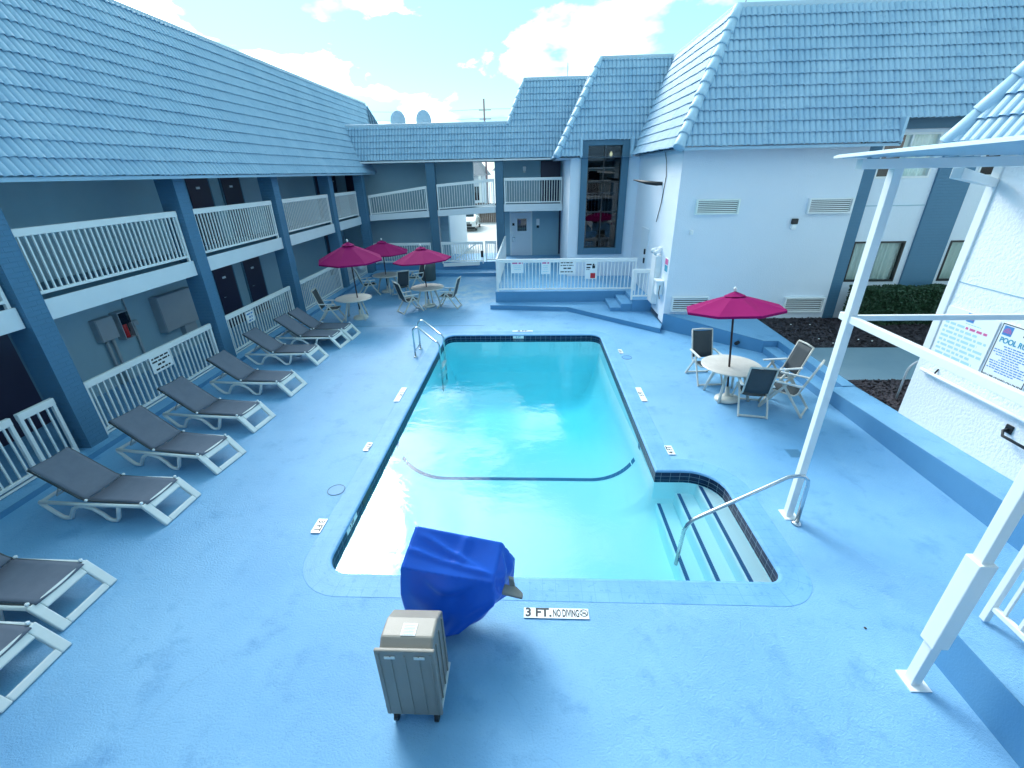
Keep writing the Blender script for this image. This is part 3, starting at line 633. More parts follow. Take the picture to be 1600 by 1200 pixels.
MB().bx(2.0, 2.05, 18.64, 20.2, .5, 5.4).bx(3.3, 3.35, 18.64, 20.2, .5, 5.4).bx(2.05, 3.3, 18.64, 20.2, 5.4, 5.45).bx(2.05, 3.3, 18.64, 20.2, 2.62, 2.75).build('stair_shell', TRASH, TB)
lamp = bpy.data.materials.new('lit_bulb'); lamp.use_nodes = True; bb = lamp.node_tree.nodes['Principled BSDF']; bb.inputs['Emission Color'].default_value = (1, .82, .4, 1); bb.inputs['Emission Strength'].default_value = 3
t = thing('ceiling_bulb', 'lit yellow bulb glowing behind the tall stair window', 'lamp', (2.95, 18.9, 4.95)); MB().lathe([(.004, -.11), (.05, -.06), (.055, 0), (.03, .05), (.02, .07)], (2.95, 18.9, 4.95), 12).build('bulb', lamp, t, smooth=True); MB().tube([(2.95, 18.9, 5.02), (2.95, 18.9, 5.39)], .012, 6).build('cord', BLACK, t)
# stair rail inside
mb = MB()
for k in range(9): mb.bx(2.1+.13*k, 2.12+.13*k, 19.2, 19.22, 2.75, 3.55)
mb.bx(2.05, 3.25, 19.18, 19.24, 3.55, 3.62); mb.build('inner_rail', RAILW, TB)
rt = MB(); sl = math.hypot(1.45, 3.12)
def tower_rng(v): return (1.55*v/sl, 4.2)
class Cut(MB): pass
tile_roof(rt, (.9, 18.06, 4.84), (1, 0, 0), (0, 1.45, 3.12), sl, tower_rng)
# cut the roof where the window head comes through
def inside(c): return 1.82 < c[0] < 3.5 and c[2] < 5.40
rt.f = [f for f in rt.f if not inside([sum(rt.v[i][k] for i in f)/len(f) for k in range(3)])]
rt.build('roof', ROOF, TB)
rs = MB(); tile_roof(rs, (.9, 23.0, 4.84), (0, -1, 0), (1.55, 0, 3.12), math.hypot(1.55, 3.12), lambda v: (0, 4.94-1.45*v/3.48)); rs.build('side_roof', ROOF, TB)
hc = MB(); hip_caps(hc, (.88, 18.02, 4.88), (2.47, 19.52, 8.0), .11); hc.build('hip_cap', ROOFCAP, TB, smooth=True)
MB().bx(2.4, 5.3, 19.5, 19.8, 7.92, 8.08).build('parapet_cap', PARAPET, TB, bevel=.02)
MB().quad((.95, 18.1, 4.82), (3.9, 18.1, 4.82), (3.9, 18.6, 4.82), (.95, 18.6, 4.82)).build('soffit', STUCCO, TB); MB().quad((.95, 18.1, 4.82), (.95, 23.4, 4.82), (1.5, 23.4, 4.82), (1.5, 18.1, 4.82)).build('side_soffit', STUCCO, TB)
for x0 in (1.72, 3.52): MB().bx(x0, x0+.08, 18.0, 18.6, 4.82, 5.45).build('roof_trim', ROOFCAP, TB, bevel=.01)

# ------------------------------------------------------------------ right wing
RW = thing('guest_room_wing', 'white guest room wing with a big tiled mansard roof, louvred vents and blue brick piers', 'building', (7, 13.2, 0))
wl = MB().bx(3.93, 8.58, 13.2, 13.7, .2, 4.88)
wl.bx(3.93, 4.2, 13.7, 18.4, .3, 4.88); wl.build('wall', STUCCO, RW)
ww = MB(); WH = [(9.02, 10.42, 1.34, 2.46), (11.62, 12.9, 1.34, 2.46), (9.02, 10.42, 4.06, 5.12), (11.62, 12.9, 4.06, 5.12)]
wall_holes(ww, 8.58, 15, .2, 5.45, 13.42, WH, .12); ww.build('window_wall', STUCCO, RW)
MB().bx(9.0, 10.6, 13.405, 13.42, 3.38, 3.40).build('panel_joint', GREYW, RW)
for i, (a, b, c, d) in enumerate(WH):
    up = c > 3; fm = WHITE if up else BLACK; f = MB(); e = .05
    f.bx(a, a+e, 13.40, 13.5, c, d); f.bx(b-e, b, 13.40, 13.5, c, d); f.bx(a+e, b-e, 13.40, 13.5, c, c+e); f.bx(a+e, b-e, 13.40, 13.5, d-e, d)
    f.bx((a+b)/2-.025, (a+b)/2+.025, 13.41, 13.49, c+e, d-e)
    wf = f.build('window', fm, RW, bevel=.005)
    g = bpy.data.materials.get('window_glass')
    if not g:
        g = bpy.data.materials.new('window_glass'); g.use_nodes = True; t_ = g.node_tree; t_.nodes.clear(); o_ = t_.nodes.new('ShaderNodeOutputMaterial'); tr = t_.nodes.new('ShaderNodeBsdfTransparent'); tr.inputs[0].default_value = (.86, .95, .94, 1)
        gs = t_.nodes.new('ShaderNodeBsdfGlossy'); gs.inputs[1].default_value = .02; fn = t_.nodes.new('ShaderNodeFresnel'); fn.inputs[0].default_value = 1.5; ms = t_.nodes.new('ShaderNodeMixShader')
        t_.links.new(fn.outputs[0], ms.inputs[0]); t_.links.new(tr.outputs[0], ms.inputs[1]); t_.links.new(gs.outputs[0], ms.inputs[2]); t_.links.new(ms.outputs[0], o_.inputs[0])
    MB().quad((a+e, 13.45, c+e), (b-e, 13.45, c+e), (b-e, 13.45, d-e), (a+e, 13.45, d-e)).build('pane', g, wf)
    cu = MB(); n = 90; 
    for k in range(n+1):
        x = a+(b-a)*k/n; y = 13.56+.03*math.sin(k*.9+math.sin(k*.21)*2); 
        cu.v += [(x, y, c), (x+.01*math.sin(k), y, d)]
    for k in range(n):
        if up and k < n*.42: continue
        cu.f.append((2*k, 2*k+2, 2*k+3, 2*k+1))
    cu.build('curtain', CURTAIN, wf, smooth=True)
    MB().bx(a-.3, b+.3, 13.8, 13.85, c-.3, d+.3).build('room_back', BLACK, wf)
MB().bx(8.585, 9.0, 13.36, 13.42, .2, 4.9).build('pier', BRICKB, RW); MB().bx(10.6, 11.5, 13.36, 13.42, .2, 5.2).build('pier', BRICKB, RW); MB().bx(13.1, 14, 13.36, 13.42, .2, 5.2).build('pier', BRICKB, RW)
ra = MB(); sr = 1.38; sl = math.hypot(sr, 3.04); ra_ex = .282
def front_rng(v): return (sr*v/sl, 12)
tile_roof(ra, (3.64, 12.62, 4.86), (1, 0, 0), (0, sr, 3.04), sl, front_rng, ex=ra_ex)
ra.f = [f for f in ra.f if not (sum(ra.v[i][0] for i in f)/len(f) > 8.86 and sum(ra.v[i][2] for i in f)/len(f) < 4.86+2*ra_ex*3.04/sl-.02)]
ra.build('roof', ROOF, RW)
rl = MB(); tile_roof(rl, (3.64, 19.0, 4.86), (0, -1, 0), (sr, 0, 3.04), sl, lambda v: (0, 6.38-sr*v/sl), ex=ra_ex); rl.build('side_roof', ROOF, RW)
hc = MB(); hip_caps(hc, (3.60, 12.58, 4.88), (5.02, 14.0, 7.92), .125, 11); hc.build('hip_cap', ROOFCAP, RW, smooth=True)
MB().bx(4.98, 16, 13.98, 14.3, 7.86, 8.02).build('parapet_cap', PARAPET, RW, bevel=.02); MB().bx(4.98, 5.25, 14.3, 19.5, 7.86, 8.02).build('side_parapet_cap', PARAPET, RW, bevel=.02)
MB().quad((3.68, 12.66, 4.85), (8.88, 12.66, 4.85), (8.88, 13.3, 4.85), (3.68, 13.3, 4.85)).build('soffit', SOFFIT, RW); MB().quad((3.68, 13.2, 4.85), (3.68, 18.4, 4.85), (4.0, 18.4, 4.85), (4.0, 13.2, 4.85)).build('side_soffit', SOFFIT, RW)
MB().bx(3.66, 8.88, 12.60, 12.655, 4.80, 4.865).build('eave_trim', ROOFCAP, RW)
MB().bx(8.83, 8.9, 12.6, 13.2, 4.82, 5.42).build('roof_end_trim', ROOFCAP, RW, bevel=.01)
MB().bx(8.9, 15, 13.30, 13.43, 5.2, 5.42).build('window_header', BLUET, RW); MB().quad((8.9, 12.88, 5.42), (15, 12.88, 5.42), (15, 13.4, 5.42), (8.9, 13.4, 5.42)).build('header_soffit', SOFFIT, RW)
MB().poly([(5, 14.2, 7.84), (16, 14.2, 7.84), (16, 30, 7.84), (5, 30, 7.84)]).build('flat_roof', PARAPET, RW)
for a, b, c, d, fm in ((4.42, 5.56, 3.26, 3.64, CURTAIN), (7.36, 8.5, 3.24, 3.62, WHITE), (4.12, 5.18, .56, 1.0, WHITE), (7.36, 8.48, .52, .96, WHITE)):
    v = MB(); v.bx(a, a+.04, 13.1, 13.2, c, d); v.bx(b-.04, b, 13.1, 13.2, c, d); v.bx(a+.04, b-.04, 13.1, 13.2, c, c+.04); v.bx(a+.04, b-.04, 13.1, 13.2, d-.04, d)
    vv = v.build('vent', fm, RW, bevel=.006); MB().bx(a+.04, b-.04, 13.185, 13.199, c+.04, d-.04).build('vent_back', BLACK, vv)
    ls = MB(); n = 6
    for k in range(n):
        z = c+.045+(d-c-.09)*(k+.5)/n; ls.bx(a+.04, b-.04, 13.125, 13.15, z-.013, z+.013)
    ls.build('louvre', fm, vv)
t = thing('horn_speaker', 'white horn loudspeaker on the vented wall', 'loudspeaker', (4.4, 13.2, 2.8))
MB().lathe([(.03, 0), (.04, .1), (.07, .2), (.13, .28), (.135, .29), (.12, .285), (.06, .2), (.02, .12)], (0, 0, 0), 18).build('horn', SIGNW, t, smooth=True)
h = kids(t)[0]; h.rotation_euler = (R(100), 0, R(50)); h.location = (0, -.1, 0)
MB().bx(4.36, 4.44, 13.1, 13.2, 2.74, 2.86).build('bracket', SIGNW, t, bevel=.01)
t = thing('security_light', 'small black and white security light below the right upper vent', 'wall light', (7.12, 13.2, 2.9)); MB().bx(7.04, 7.2, 13.12, 13.2, 2.98, 3.12).build('head', BLACK, t, bevel=.015); MB().bx(7.05, 7.17, 13.11, 13.2, 2.84, 2.97).build('lens', SIGNW, t, bevel=.01)
# things on the side wall (facing the platform)
XW = 3.93
t = thing('meter_cabinet', 'tall narrow white service cabinet on the bright side wall behind the gate', 'cabinet', (XW, 14.4, .5)); MB().bx(XW-.16, XW, 14.05, 14.55, .55, 2.02).build('case', WHITE, t, bevel=.01)
MB().bx(XW-.175, XW-.16, 14.07, 14.53, .58, 2.0).build('door', WHITE, t, bevel=.006)
t = thing('flood_lamp', 'twin headed white flood lamp above the tall service cabinet', 'wall light', (XW, 14.2, 2.2)); MB().bx(XW-.1, XW, 14.1, 14.3, 2.14, 2.26).build('base', SIGNW, t, bevel=.01)
for y in (14.02, 14.38): MB().tube([(XW-.08, y, 2.2), (XW-.2, y-.05, 2.16), (XW-.26, y-.08, 2.12)], [.04, .06, .07], 10).build('head', SIGNW, t, smooth=True)
t = thing('notice_sign', 'small red and blue notice on the bright side wall near the corner', 'sign', (XW, 13.45, 1.8)); MB().bx(XW-.012, XW, 13.3, 13.62, 1.66, 2.06).build('panel', SIGNW, t)
MB().bx(XW-.015, XW-.012, 13.32, 13.6, 1.88, 2.04).build('red_band', PINKI, t); MB().bx(XW-.015, XW-.012, 13.32, 13.6, 1.68, 1.86).build('blue_band', TEAL, t)
t = thing('phone_box', 'white emergency phone box with a dark cord, low on the side wall', 'phone box', (XW, 13.7, 1.0)); MB().bx(XW-.18, XW, 13.55, 13.85, .95, 1.34).build('case', SIGNW, t, bevel=.02); MB().bx(XW-.22, XW, 13.52, 13.88, 1.34, 1.39).build('hood', SIGNW, t, bevel=.01)
MB().tube([(XW-.1, 13.53, 1.25), (XW-.14, 13.46, 1.05), (XW-.08, 13.5, .85)], .012, 6).build('cord', BLACK, t)
t = thing('side_door', 'white door with black handle set in the bright side wall', 'door', (XW, 16.4, .53)); MB().bx(XW-.03, XW, 15.9, 16.9, .53, 2.58).build('leaf', DOORW, t, bevel=.008)
for z in (1.45, 1.75): MB().bx(XW-.08, XW-.03, 16.02, 16.10, z, z+.18).build('handle', BLACK, t, bevel=.015)
t = thing('loose_cable', 'thin black cable hanging from the eave down the bright side wall', 'cable'); tag(t, t['label'], 'cable')
MB().tube([(XW-.03, 14.9, 4.83), (XW-.05, 14.6, 4.6), (XW-.02, 14.55, 4.2), (XW-.02, 14.75, 3.5), (XW-.02, 15.1, 2.9)], .011, 6).build('wire', BLACK, t, smooth=True)
t = thing('broken_bracket', 'dark twisted bracket arm sticking out from the bright side wall', 'bracket', (XW, 14.9, 4.0)); MB().tube([(XW, 14.95, 4.0), (XW-.16, 15.0, 4.0), (XW-.4, 15.3, 4.03), (XW-.72, 15.7, 4.1)], [.05, .06, .055, .015], 8).build('arm', BLACK, t, smooth=True)

MB().quad((4.2, 29, 0), (16, 29, 0), (16, 29, 7.84), (4.2, 29, 7.84)).quad((16, 13.4, 0), (16, 29, 0), (16, 29, 7.84), (16, 13.4, 7.84)).build('far_walls', STUCCO, RW)
MB().quad((-9, 24.3, 4.85), (2.6, 24.3, 4.85), (2.6, 24.3, 6.3), (-9, 24.3, 6.3)).quad((-.4, 24.32, 6.3), (5.2, 24.32, 6.3), (5.2, 24.32, 7.95), (-.4, 24.32, 7.95)).quad((-9, 22.7, 6.28), (2.6, 22.7, 6.28), (2.6, 24.3, 6.28), (-9, 24.3, 6.28)).build('rear_parapet', PARAPET, RB)
MB().quad((-.4, 23.4, 7.94), (5.2, 23.4, 7.94), (5.2, 24.3, 7.94), (-.4, 24.3, 7.94)).build('high_flat_roof', PARAPET, RB)
MB().quad((2.4, 19.6, 7.9), (5.2, 19.6, 7.9), (5.2, 23.5, 7.9), (2.4, 23.5, 7.9)).build('flat_roof', PARAPET, TB)
MB().quad((-20, -1, 0), (-20, 28.2, 0), (-20, 28.2, 7.7), (-20, -1, 7.7)).quad((-20, 28.2, 0), (-9.6, 28.2, 0), (-9.6, 28.2, 7.7), (-20, 28.2, 7.7)).build('far_walls', GREYW, LB)
# ------------------------------------------------------------------ the wing the photographer stands on (seen in the stair window)
OW = thing('opposite_motel_wing', 'two storey wing with white balcony railing facing the pool, mirrored in the stair window', 'building', (0, -2, 0))
MB().bx(-13, 9.5, -2.6, -2.2, 0, 5.0).build('wall', GREYW, OW); MB().bx(-13, 6.5, -2.2, -.35, 2.42, 2.64).build('walkway_floor', FASCIA, OW); MB().bx(-13, 9.5, -2.2, .1, 5.0, 5.06).build('soffit', SOFFIT, OW)
MB().hexa(((-13, .05, 5.06), (9.5, .05, 5.06), (9.5, -.1, 5.06), (-13, -.1, 5.06), (-13, -1.4, 8.2), (9.5, -1.4, 8.2), (9.5, -1.6, 8.2), (-13, -1.6, 8.2))).build('roof', ROOF, OW)
for x in (-11, -7, -3.2, 2.6, 6): MB().bx(x, x+.36, -.8, -.36, 0, 5.0).build('column', BRICKB, OW)
for x in (-9, -5.2, -1.6, 1.2, 4.4):
    for z in (.1, 2.64): MB().bx(x, x+.92, -2.2, -2.15, z, z+2.05).build('door', DOORD, OW)
for x0, x1 in ((-10.6, -7.05), (-6.6, -3.25), (-2.8, 2.55), (3.0, 5.95)): railing((x0, -.42), (x1, -.42), 2.66, 3.72, 'white balcony railing at the photographer\'s feet, mirrored in the stair window', 'balcony railings of the opposite wing')
# ------------------------------------------------------------------ platform railing, gate, notices
PG = 'railings round the entry platform'
railing((-1.22, 15.9), (3.62, 15.9), .53, 1.66, 'long white platform railing carrying four notices', PG, sp=.125, gap=.06)
railing((-1.24, 16.0), (-1.24, 21.9), .53, 1.66, 'white railing running back from the platform corner to the blue column', PG, zt1=1.70, sp=.14, gap=.06)
railing((3.24, 14.66), (3.84, 14.66), .53, 1.52, 'small white gate at the head of the two blue steps', PG, sp=.12, gap=.1, name='gate')
railing((1.9, 18.3), (3.8, 18.3), .55, .95, 'low rail under the tall stair window', PG, sp=.2) if False else None
def notice(name, label, right, up, c, w, h, content, cat='sign', border=False, group=None):
    """thin board facing right x up; content(t, P) adds its print"""
    right = Vector(right); up = Vector(up); n = right.cross(up); c = Vector(c); t = thing(name, label, cat, c, group)
    P = lambda u, v, k=.0: c+right*u+up*v+n*k
    MB().extr([P(-w/2, -h/2, -.006), P(w/2, -h/2, -.006), P(w/2, h/2, -.006), P(-w/2, h/2, -.006)], n*.012).build('panel', SIGNW, t)
    content(t, P, right, up); return t
def bars(t, P, rows, m, name='fine_print', k=.007):
    """rows of small word-like dashes: (u0,u1,v,h)"""
    mb = MB()
    for u0, u1, v, h in rows:
        u = u0
        while u < u1-.004:
            wl = min(random.uniform(.5, 1.9)*h*2.2, u1-u); mb.quad(P(u, v-h/2, k), P(u+wl, v-h/2, k), P(u+wl, v+h/2, k), P(u, v+h/2, k)); u += wl+h*.7
    return mb.build(name, m, t)
RX, RU = (1, 0, 0), (0, 0, 1)
def c1(t, P, r, u): bars(t, P, [(-.18, .18, .13, .05)], PINKI, 'heading'); bars(t, P, [(-.15, .15, .04, .02), (-.13, .13, -.02, .02), (-.12, .12, -.08, .02)], LTEAL)
notice('notice_board', 'white notice with a purple heading, nearest the platform corner', RX, RU, (-.5, 15.855, 1.40), .42, .42, c1)
def c2(t, P, r, u): bars(t, P, [(-.12, .12, .15, .05)], PINKI, 'heading'); bars(t, P, [(-.08, .08, .06, .02), (-.08, .08, 0, .02), (-.07, .07, -.06, .02), (-.1, .1, -.14, .02)], LTEAL)
notice('notice_board', 'narrow white notice with a purple heading, second from the platform corner', RX, RU, (.48, 15.855, 1.38), .3, .46, c2)
def c3(t, P, r, u): bars(t, P, [(-.22, .22, .17, .035), (-.22, .22, .08, .028), (-.12, .14, -.02, .045), (-.22, .22, -.14, .035)], INK, 'lettering')
notice('notice_board', 'square white notice with bold black lettering on the platform railing', RX, RU, (1.22, 15.855, 1.36), .54, .46, c3)
def c4(t, P, r, u):
    bars(t, P, [(-.16, .16, .19, .05), (-.16, -.02, .09, .05), (-.16, -.05, .02, .02)], INK, 'lettering'); mb = MB(); mb.quad(P(.04, .06, .008), P(.14, .06, .008), P(.14, .16, .008), P(.04, .16, .008)); mb.build('symbol', INK, t)
    mb = MB(); mb.quad(P(-.01, -.28, .008), P(.16, -.28, .008), P(.16, -.1, .008), P(-.01, -.1, .008)); mb.build('red_patch', RED, t)
notice('notice_board', 'white notice with black heading and a red patch at its foot', RX, RU, (2.05, 15.855, 1.27), .4, .6, c4)
LR, LU = (0, 1, 0), (0, 0, 1)
def c5(t, P, r, u): bars(t, P, [(-.24, .24, .12, .035), (-.24, .24, .05, .035), (-.12, .10, -.03, .04), (-.2, .2, -.12, .035)], INK, 'lettering')
notice('rail_notice', 'white lettered notice on the ground railing under the electrical boxes', LR, LU, (-7.90, 8.55, .88), .56, .36, c5)
def c6(t, P, r, u): bars(t, P, [(-.14, .14, .09, .04), (-.06, .1, .0, .05), (-.1, .08, -.09, .04)], LOGOB, 'lettering')
notice('rail_notice', 'small outlined notice on the ground railing behind the loungers', LR, LU, (-7.90, 11.88, .86), .36, .3, c6)

# ------------------------------------------------------------------ near right building
NB = thing('pool_building', 'white stucco building with pool rule signs, a tiled roof corner and a wall handrail', 'building', (6.6, 5, 0))
MB().bx(6.60, 9.5, -2, 7.36, .2, 4.62).build('wall', STUCCO_N, NB)
MB().bx(6.57, 6.60, 7.22, 7.36, 1.55, 4.4).build('corner_board', WHITE, NB, bevel=.008)
MB().bx(6.594, 6.60, -2, 7.2, 2.735, 2.75).build('wall_joint', GREYW, NB)
rn = MB(); tile_roof(rn, (6.2, 7.75, 4.65), (0, -1, 0), (1.38, 0, 3.04), 3.34, lambda v: (1.38*v/3.34, 11), ex=.30, period=.16, amp=.045); rn.build('roof', ROOF, NB)
rn = MB(); tile_roof(rn, (12, 7.75, 4.65), (-1, 0, 0), (0, -1.38, 3.04), 3.34, lambda v: (0, 5.8-1.38*v/3.34), ex=.30, period=.16, amp=.045); rn.build('rear_roof', ROOF, NB)
hc = MB(); hip_caps(hc, (6.17, 7.79, 4.68), (7.6, 6.36, 7.75), .11, 8); hc.build('hip_cap', ROOFCAP, NB, smooth=True)
MB().quad((6.22, 7.7, 4.63), (6.22, -2, 4.63), (6.7, -2, 4.63), (6.7, 7.7, 4.63)).quad((6.22, 7.72, 4.63), (12, 7.72, 4.63), (12, 7.3, 4.63), (6.22, 7.3, 4.63)).build('soffit', SOFFIT, NB)
hr = MB().tube([(6.55, 7.2, 1.28), (6.54, 7.0, 1.28), (6.54, 3.5, 1.28)], .028, 10).build('wall_handrail', WHITE, NB, smooth=True)
MB().tube([(6.60, 6.95, 1.38), (6.54, 6.95, 1.25)], .012, 6).tube([(6.60, 5.0, 1.25), (6.54, 5.0, 1.25)], .012, 6).build('bracket', BLACK, hr)
t = thing('wall_hook', 'black metal hook arm low on the stucco wall', 'hook', (6.6, 5.55, 1.0)); MB().tube([(6.60, 5.6, 1.06), (6.52, 5.6, 1.04), (6.50, 5.56, .98), (6.50, 5.1, .98)], .02, 8).build('arm', BLACK, t, smooth=True); MB().bx(6.58, 6.60, 5.55, 5.65, 1.0, 1.12).build('plate', BLACK, t, bevel=.004)
t = thing('hoop_rail', 'thin grey hoop handrails rising from the wood chips beside the stucco corner', 'handrail', (6.9, 7.8, .33))
for y in (7.62, 7.9): MB().tube([(6.95, y, .3), (6.95, y, .9)] + arc((7.2, y, .9), (-1, 0, 0), (0, 0, 1), .25, 0, PI/2, 6)[1:] + [(7.6, y, 1.15), (7.7, y, .4)], .018, 8).build('hoop', GALV, t, smooth=True)
# signs
SR, SU = (0, -1, 0), (0, 0, 1)
def logo(t, P, u, v, s):
    MB().quad(P(u-s/2, v-s/2, .008), P(u+s/2, v-s/2, .008), P(u+s/2, v+s/2, .008), P(u-s/2, v+s/2, .008)).build('emblem', LOGOB, t)
    mb = MB()
    for k, r in enumerate((.42, .27, .12)):
        pts = [P(u+s*r*math.cos(a), v-s*.25+s*r*1.25*math.sin(a), .0095+.0005*k) for a in [PI*q/12 for q in range(13)]]; inn = [P(u+s*(r-.07)*math.cos(a), v-s*.25+s*(r-.07)*1.25*math.sin(a), .0095+.0005*k) for a in [PI*q/12 for q in range(13)]]
        for q in range(12): mb.quad(pts[q], pts[q+1], inn[q+1], inn[q])
    mb.build('emblem_arch', PINKI, t)
def cA(t, P, r, u):
    logo(t, P, .0, .33, .13)
    bars(t, P, [(-.05, .22, .235, .012)], LTEAL, 'caption'); bars(t, P, [(-.02, .36, .17, .035)], PINKI, 'highlighted_line'); bars(t, P, [(-.38, -.04, .17, .035)], LTEAL, 'lead_line')
    bars(t, P, [(-.38, .2, .10, .035), (-.38, .38, .03, .035), (-.38, .26, -.04, .035), (-.38, .39, -.11, .035), (-.38, .39, -.18, .035), (-.38, .24, -.25, .035), (-.36, .3, -.32, .035)], LTEAL)
notice('rule_sign', 'white pool notice with a faded teal paragraph and one pink line', SR, SU, (6.585, 6.76, 1.965), .86, .82, cA)
def cB(t, P, r, u):
    e = .012; w, h = .60, .82
    fr = MB()
    for a, b, c, d in ((-w/2, w/2, h/2-e, h/2), (-w/2, w/2, -h/2, -h/2+e), (-w/2, -w/2+e, -h/2, h/2), (w/2-e, w/2, -h/2, h/2)): fr.quad(P(a, c, .008), P(b, c, .008), P(b, d, .008), P(a, d, .008))
    fr.build('border', INK, t); logo(t, P, -.2, .32, .13)
    text('lettering', 'POOL RULES', .105, TEAL, t, P(.0, .185, .008), r, u, xs=.86)
    text('lettering', 'NO LIFE GUARD ON DUTY', .052, INK, t, P(0, -.345, .008), r, u, xs=.92)
    rows = [(-.16, .16), (-.14, .14), (-.27, .27), (-.27, .27), (-.22, .22), (-.12, .12), (-.15, .15), (-.27, .27), (-.26, .26), (-.24, .24), (-.27, .27), (-.14, .14)]
    bars(t, P, [(a, b, .11-.033*k, .015) for k, (a, b) in enumerate(rows)], LOGOB)
    mb = MB(); mb.quad(P(.02, .30, .008), P(.2, .30, .008), P(.2, .325, .008), P(.02, .325, .008)); mb.quad(P(.08, .325, .008), P(.14, .325, .008), P(.14, .38, .008), P(.1, .38, .008)); mb.build('pictogram', INK, t)
notice('rule_sign', 'bordered white sign headed pool rules with a no life guard line', SR, SU, (6.585, 5.98, 1.965), .62, .84, cB)
def cC(t, P, r, u): bars(t, P, [(-.3, .3, .3-.06*k, .025) for k in range(10)], LOGOB)
notice('rule_sign', 'white sign at the picture edge beyond the bordered pool sign', SR, SU, (6.585, 5.28, 1.965), .62, .84, cC)

# ------------------------------------------------------------------ canopy over the stair
CP = thing('canopy', 'white steel canopy frame with a corrugated roof sheet and two rails', 'canopy', (3.57, 4, 0))
for y, lab in ((5.02, 'far'), (2.76, 'near')):
    pb = MB().bx(3.525, 3.615, y-.045, y+.045, 0, 4.36).build('post', RAILW, CP, bevel=.006)
    MB().bx(3.49, 3.68, y-.1, y+.1, 0, .012).build('base_plate', RAILW, pb)
MB().bx(3.50, 3.64, 2.69, 2.83, .55, 1.55).build('post_sleeve', RAILW, CP, bevel=.008)
MB().bx(3.2, 6.6, 4.975, 5.065, 4.36, 4.45).build('beam', RAILW, CP, bevel=.005); MB().bx(3.2, 6.6, 2.715, 2.805, 4.40, 4.5).build('beam', RAILW, CP, bevel=.005)
MB().beam((4.2, 5.07, 4.31), (6.58, 7.27, 4.13), .09, .10).build('brace', RAILW, CP, bevel=.006)
MB().bx(3.16, 6.6, 4.97, 5.05, 2.81, 2.87).build('cross_rail', RAILW, CP, bevel=.005) if False else MB().bx(3.616, 6.6, 4.99, 5.04, 2.82, 2.88).build('cross_rail', RAILW, CP, bevel=.005)
MB().bx(3.54, 3.60, 2.806, 5.16, 2.80, 2.88).build('side_rail', RAILW, CP, bevel=.005)
cs = MB(); n = 150
for k in range(n+1):
    x = 3.05+(6.58-3.05)*k/n; h = .018*math.sin(k*PI/3); cs.v += [(x, 5.2, 4.475+h), (x, 1.9, 4.575+h), (x, 5.2, 4.479+h), (x, 1.9, 4.579+h)]
for k in range(n):
    a = 4*k; b = a+4; cs.f += [(a, a+1, b+1, b), (a+2, b+2, b+3, a+3), (a, b, b+2, a+2), (a+1, a+3, b+3, b+1)]
cs.f += [(0, 2, 3, 1)]
cs.build('roof_sheet', PARAPET, CP, smooth=False)
MB().beam((3.05, 5.2, 4.474), (3.05, 1.9, 4.572), .008, .02).build('sheet_edge', RAILW, CP)
railing((4.27, 3.08), (4.27, -.3), .50, 1.60, 'white baluster fence on the near raised platform behind the canopy post', 'platform fences', sp=.14, gap=.15, tw=.1)

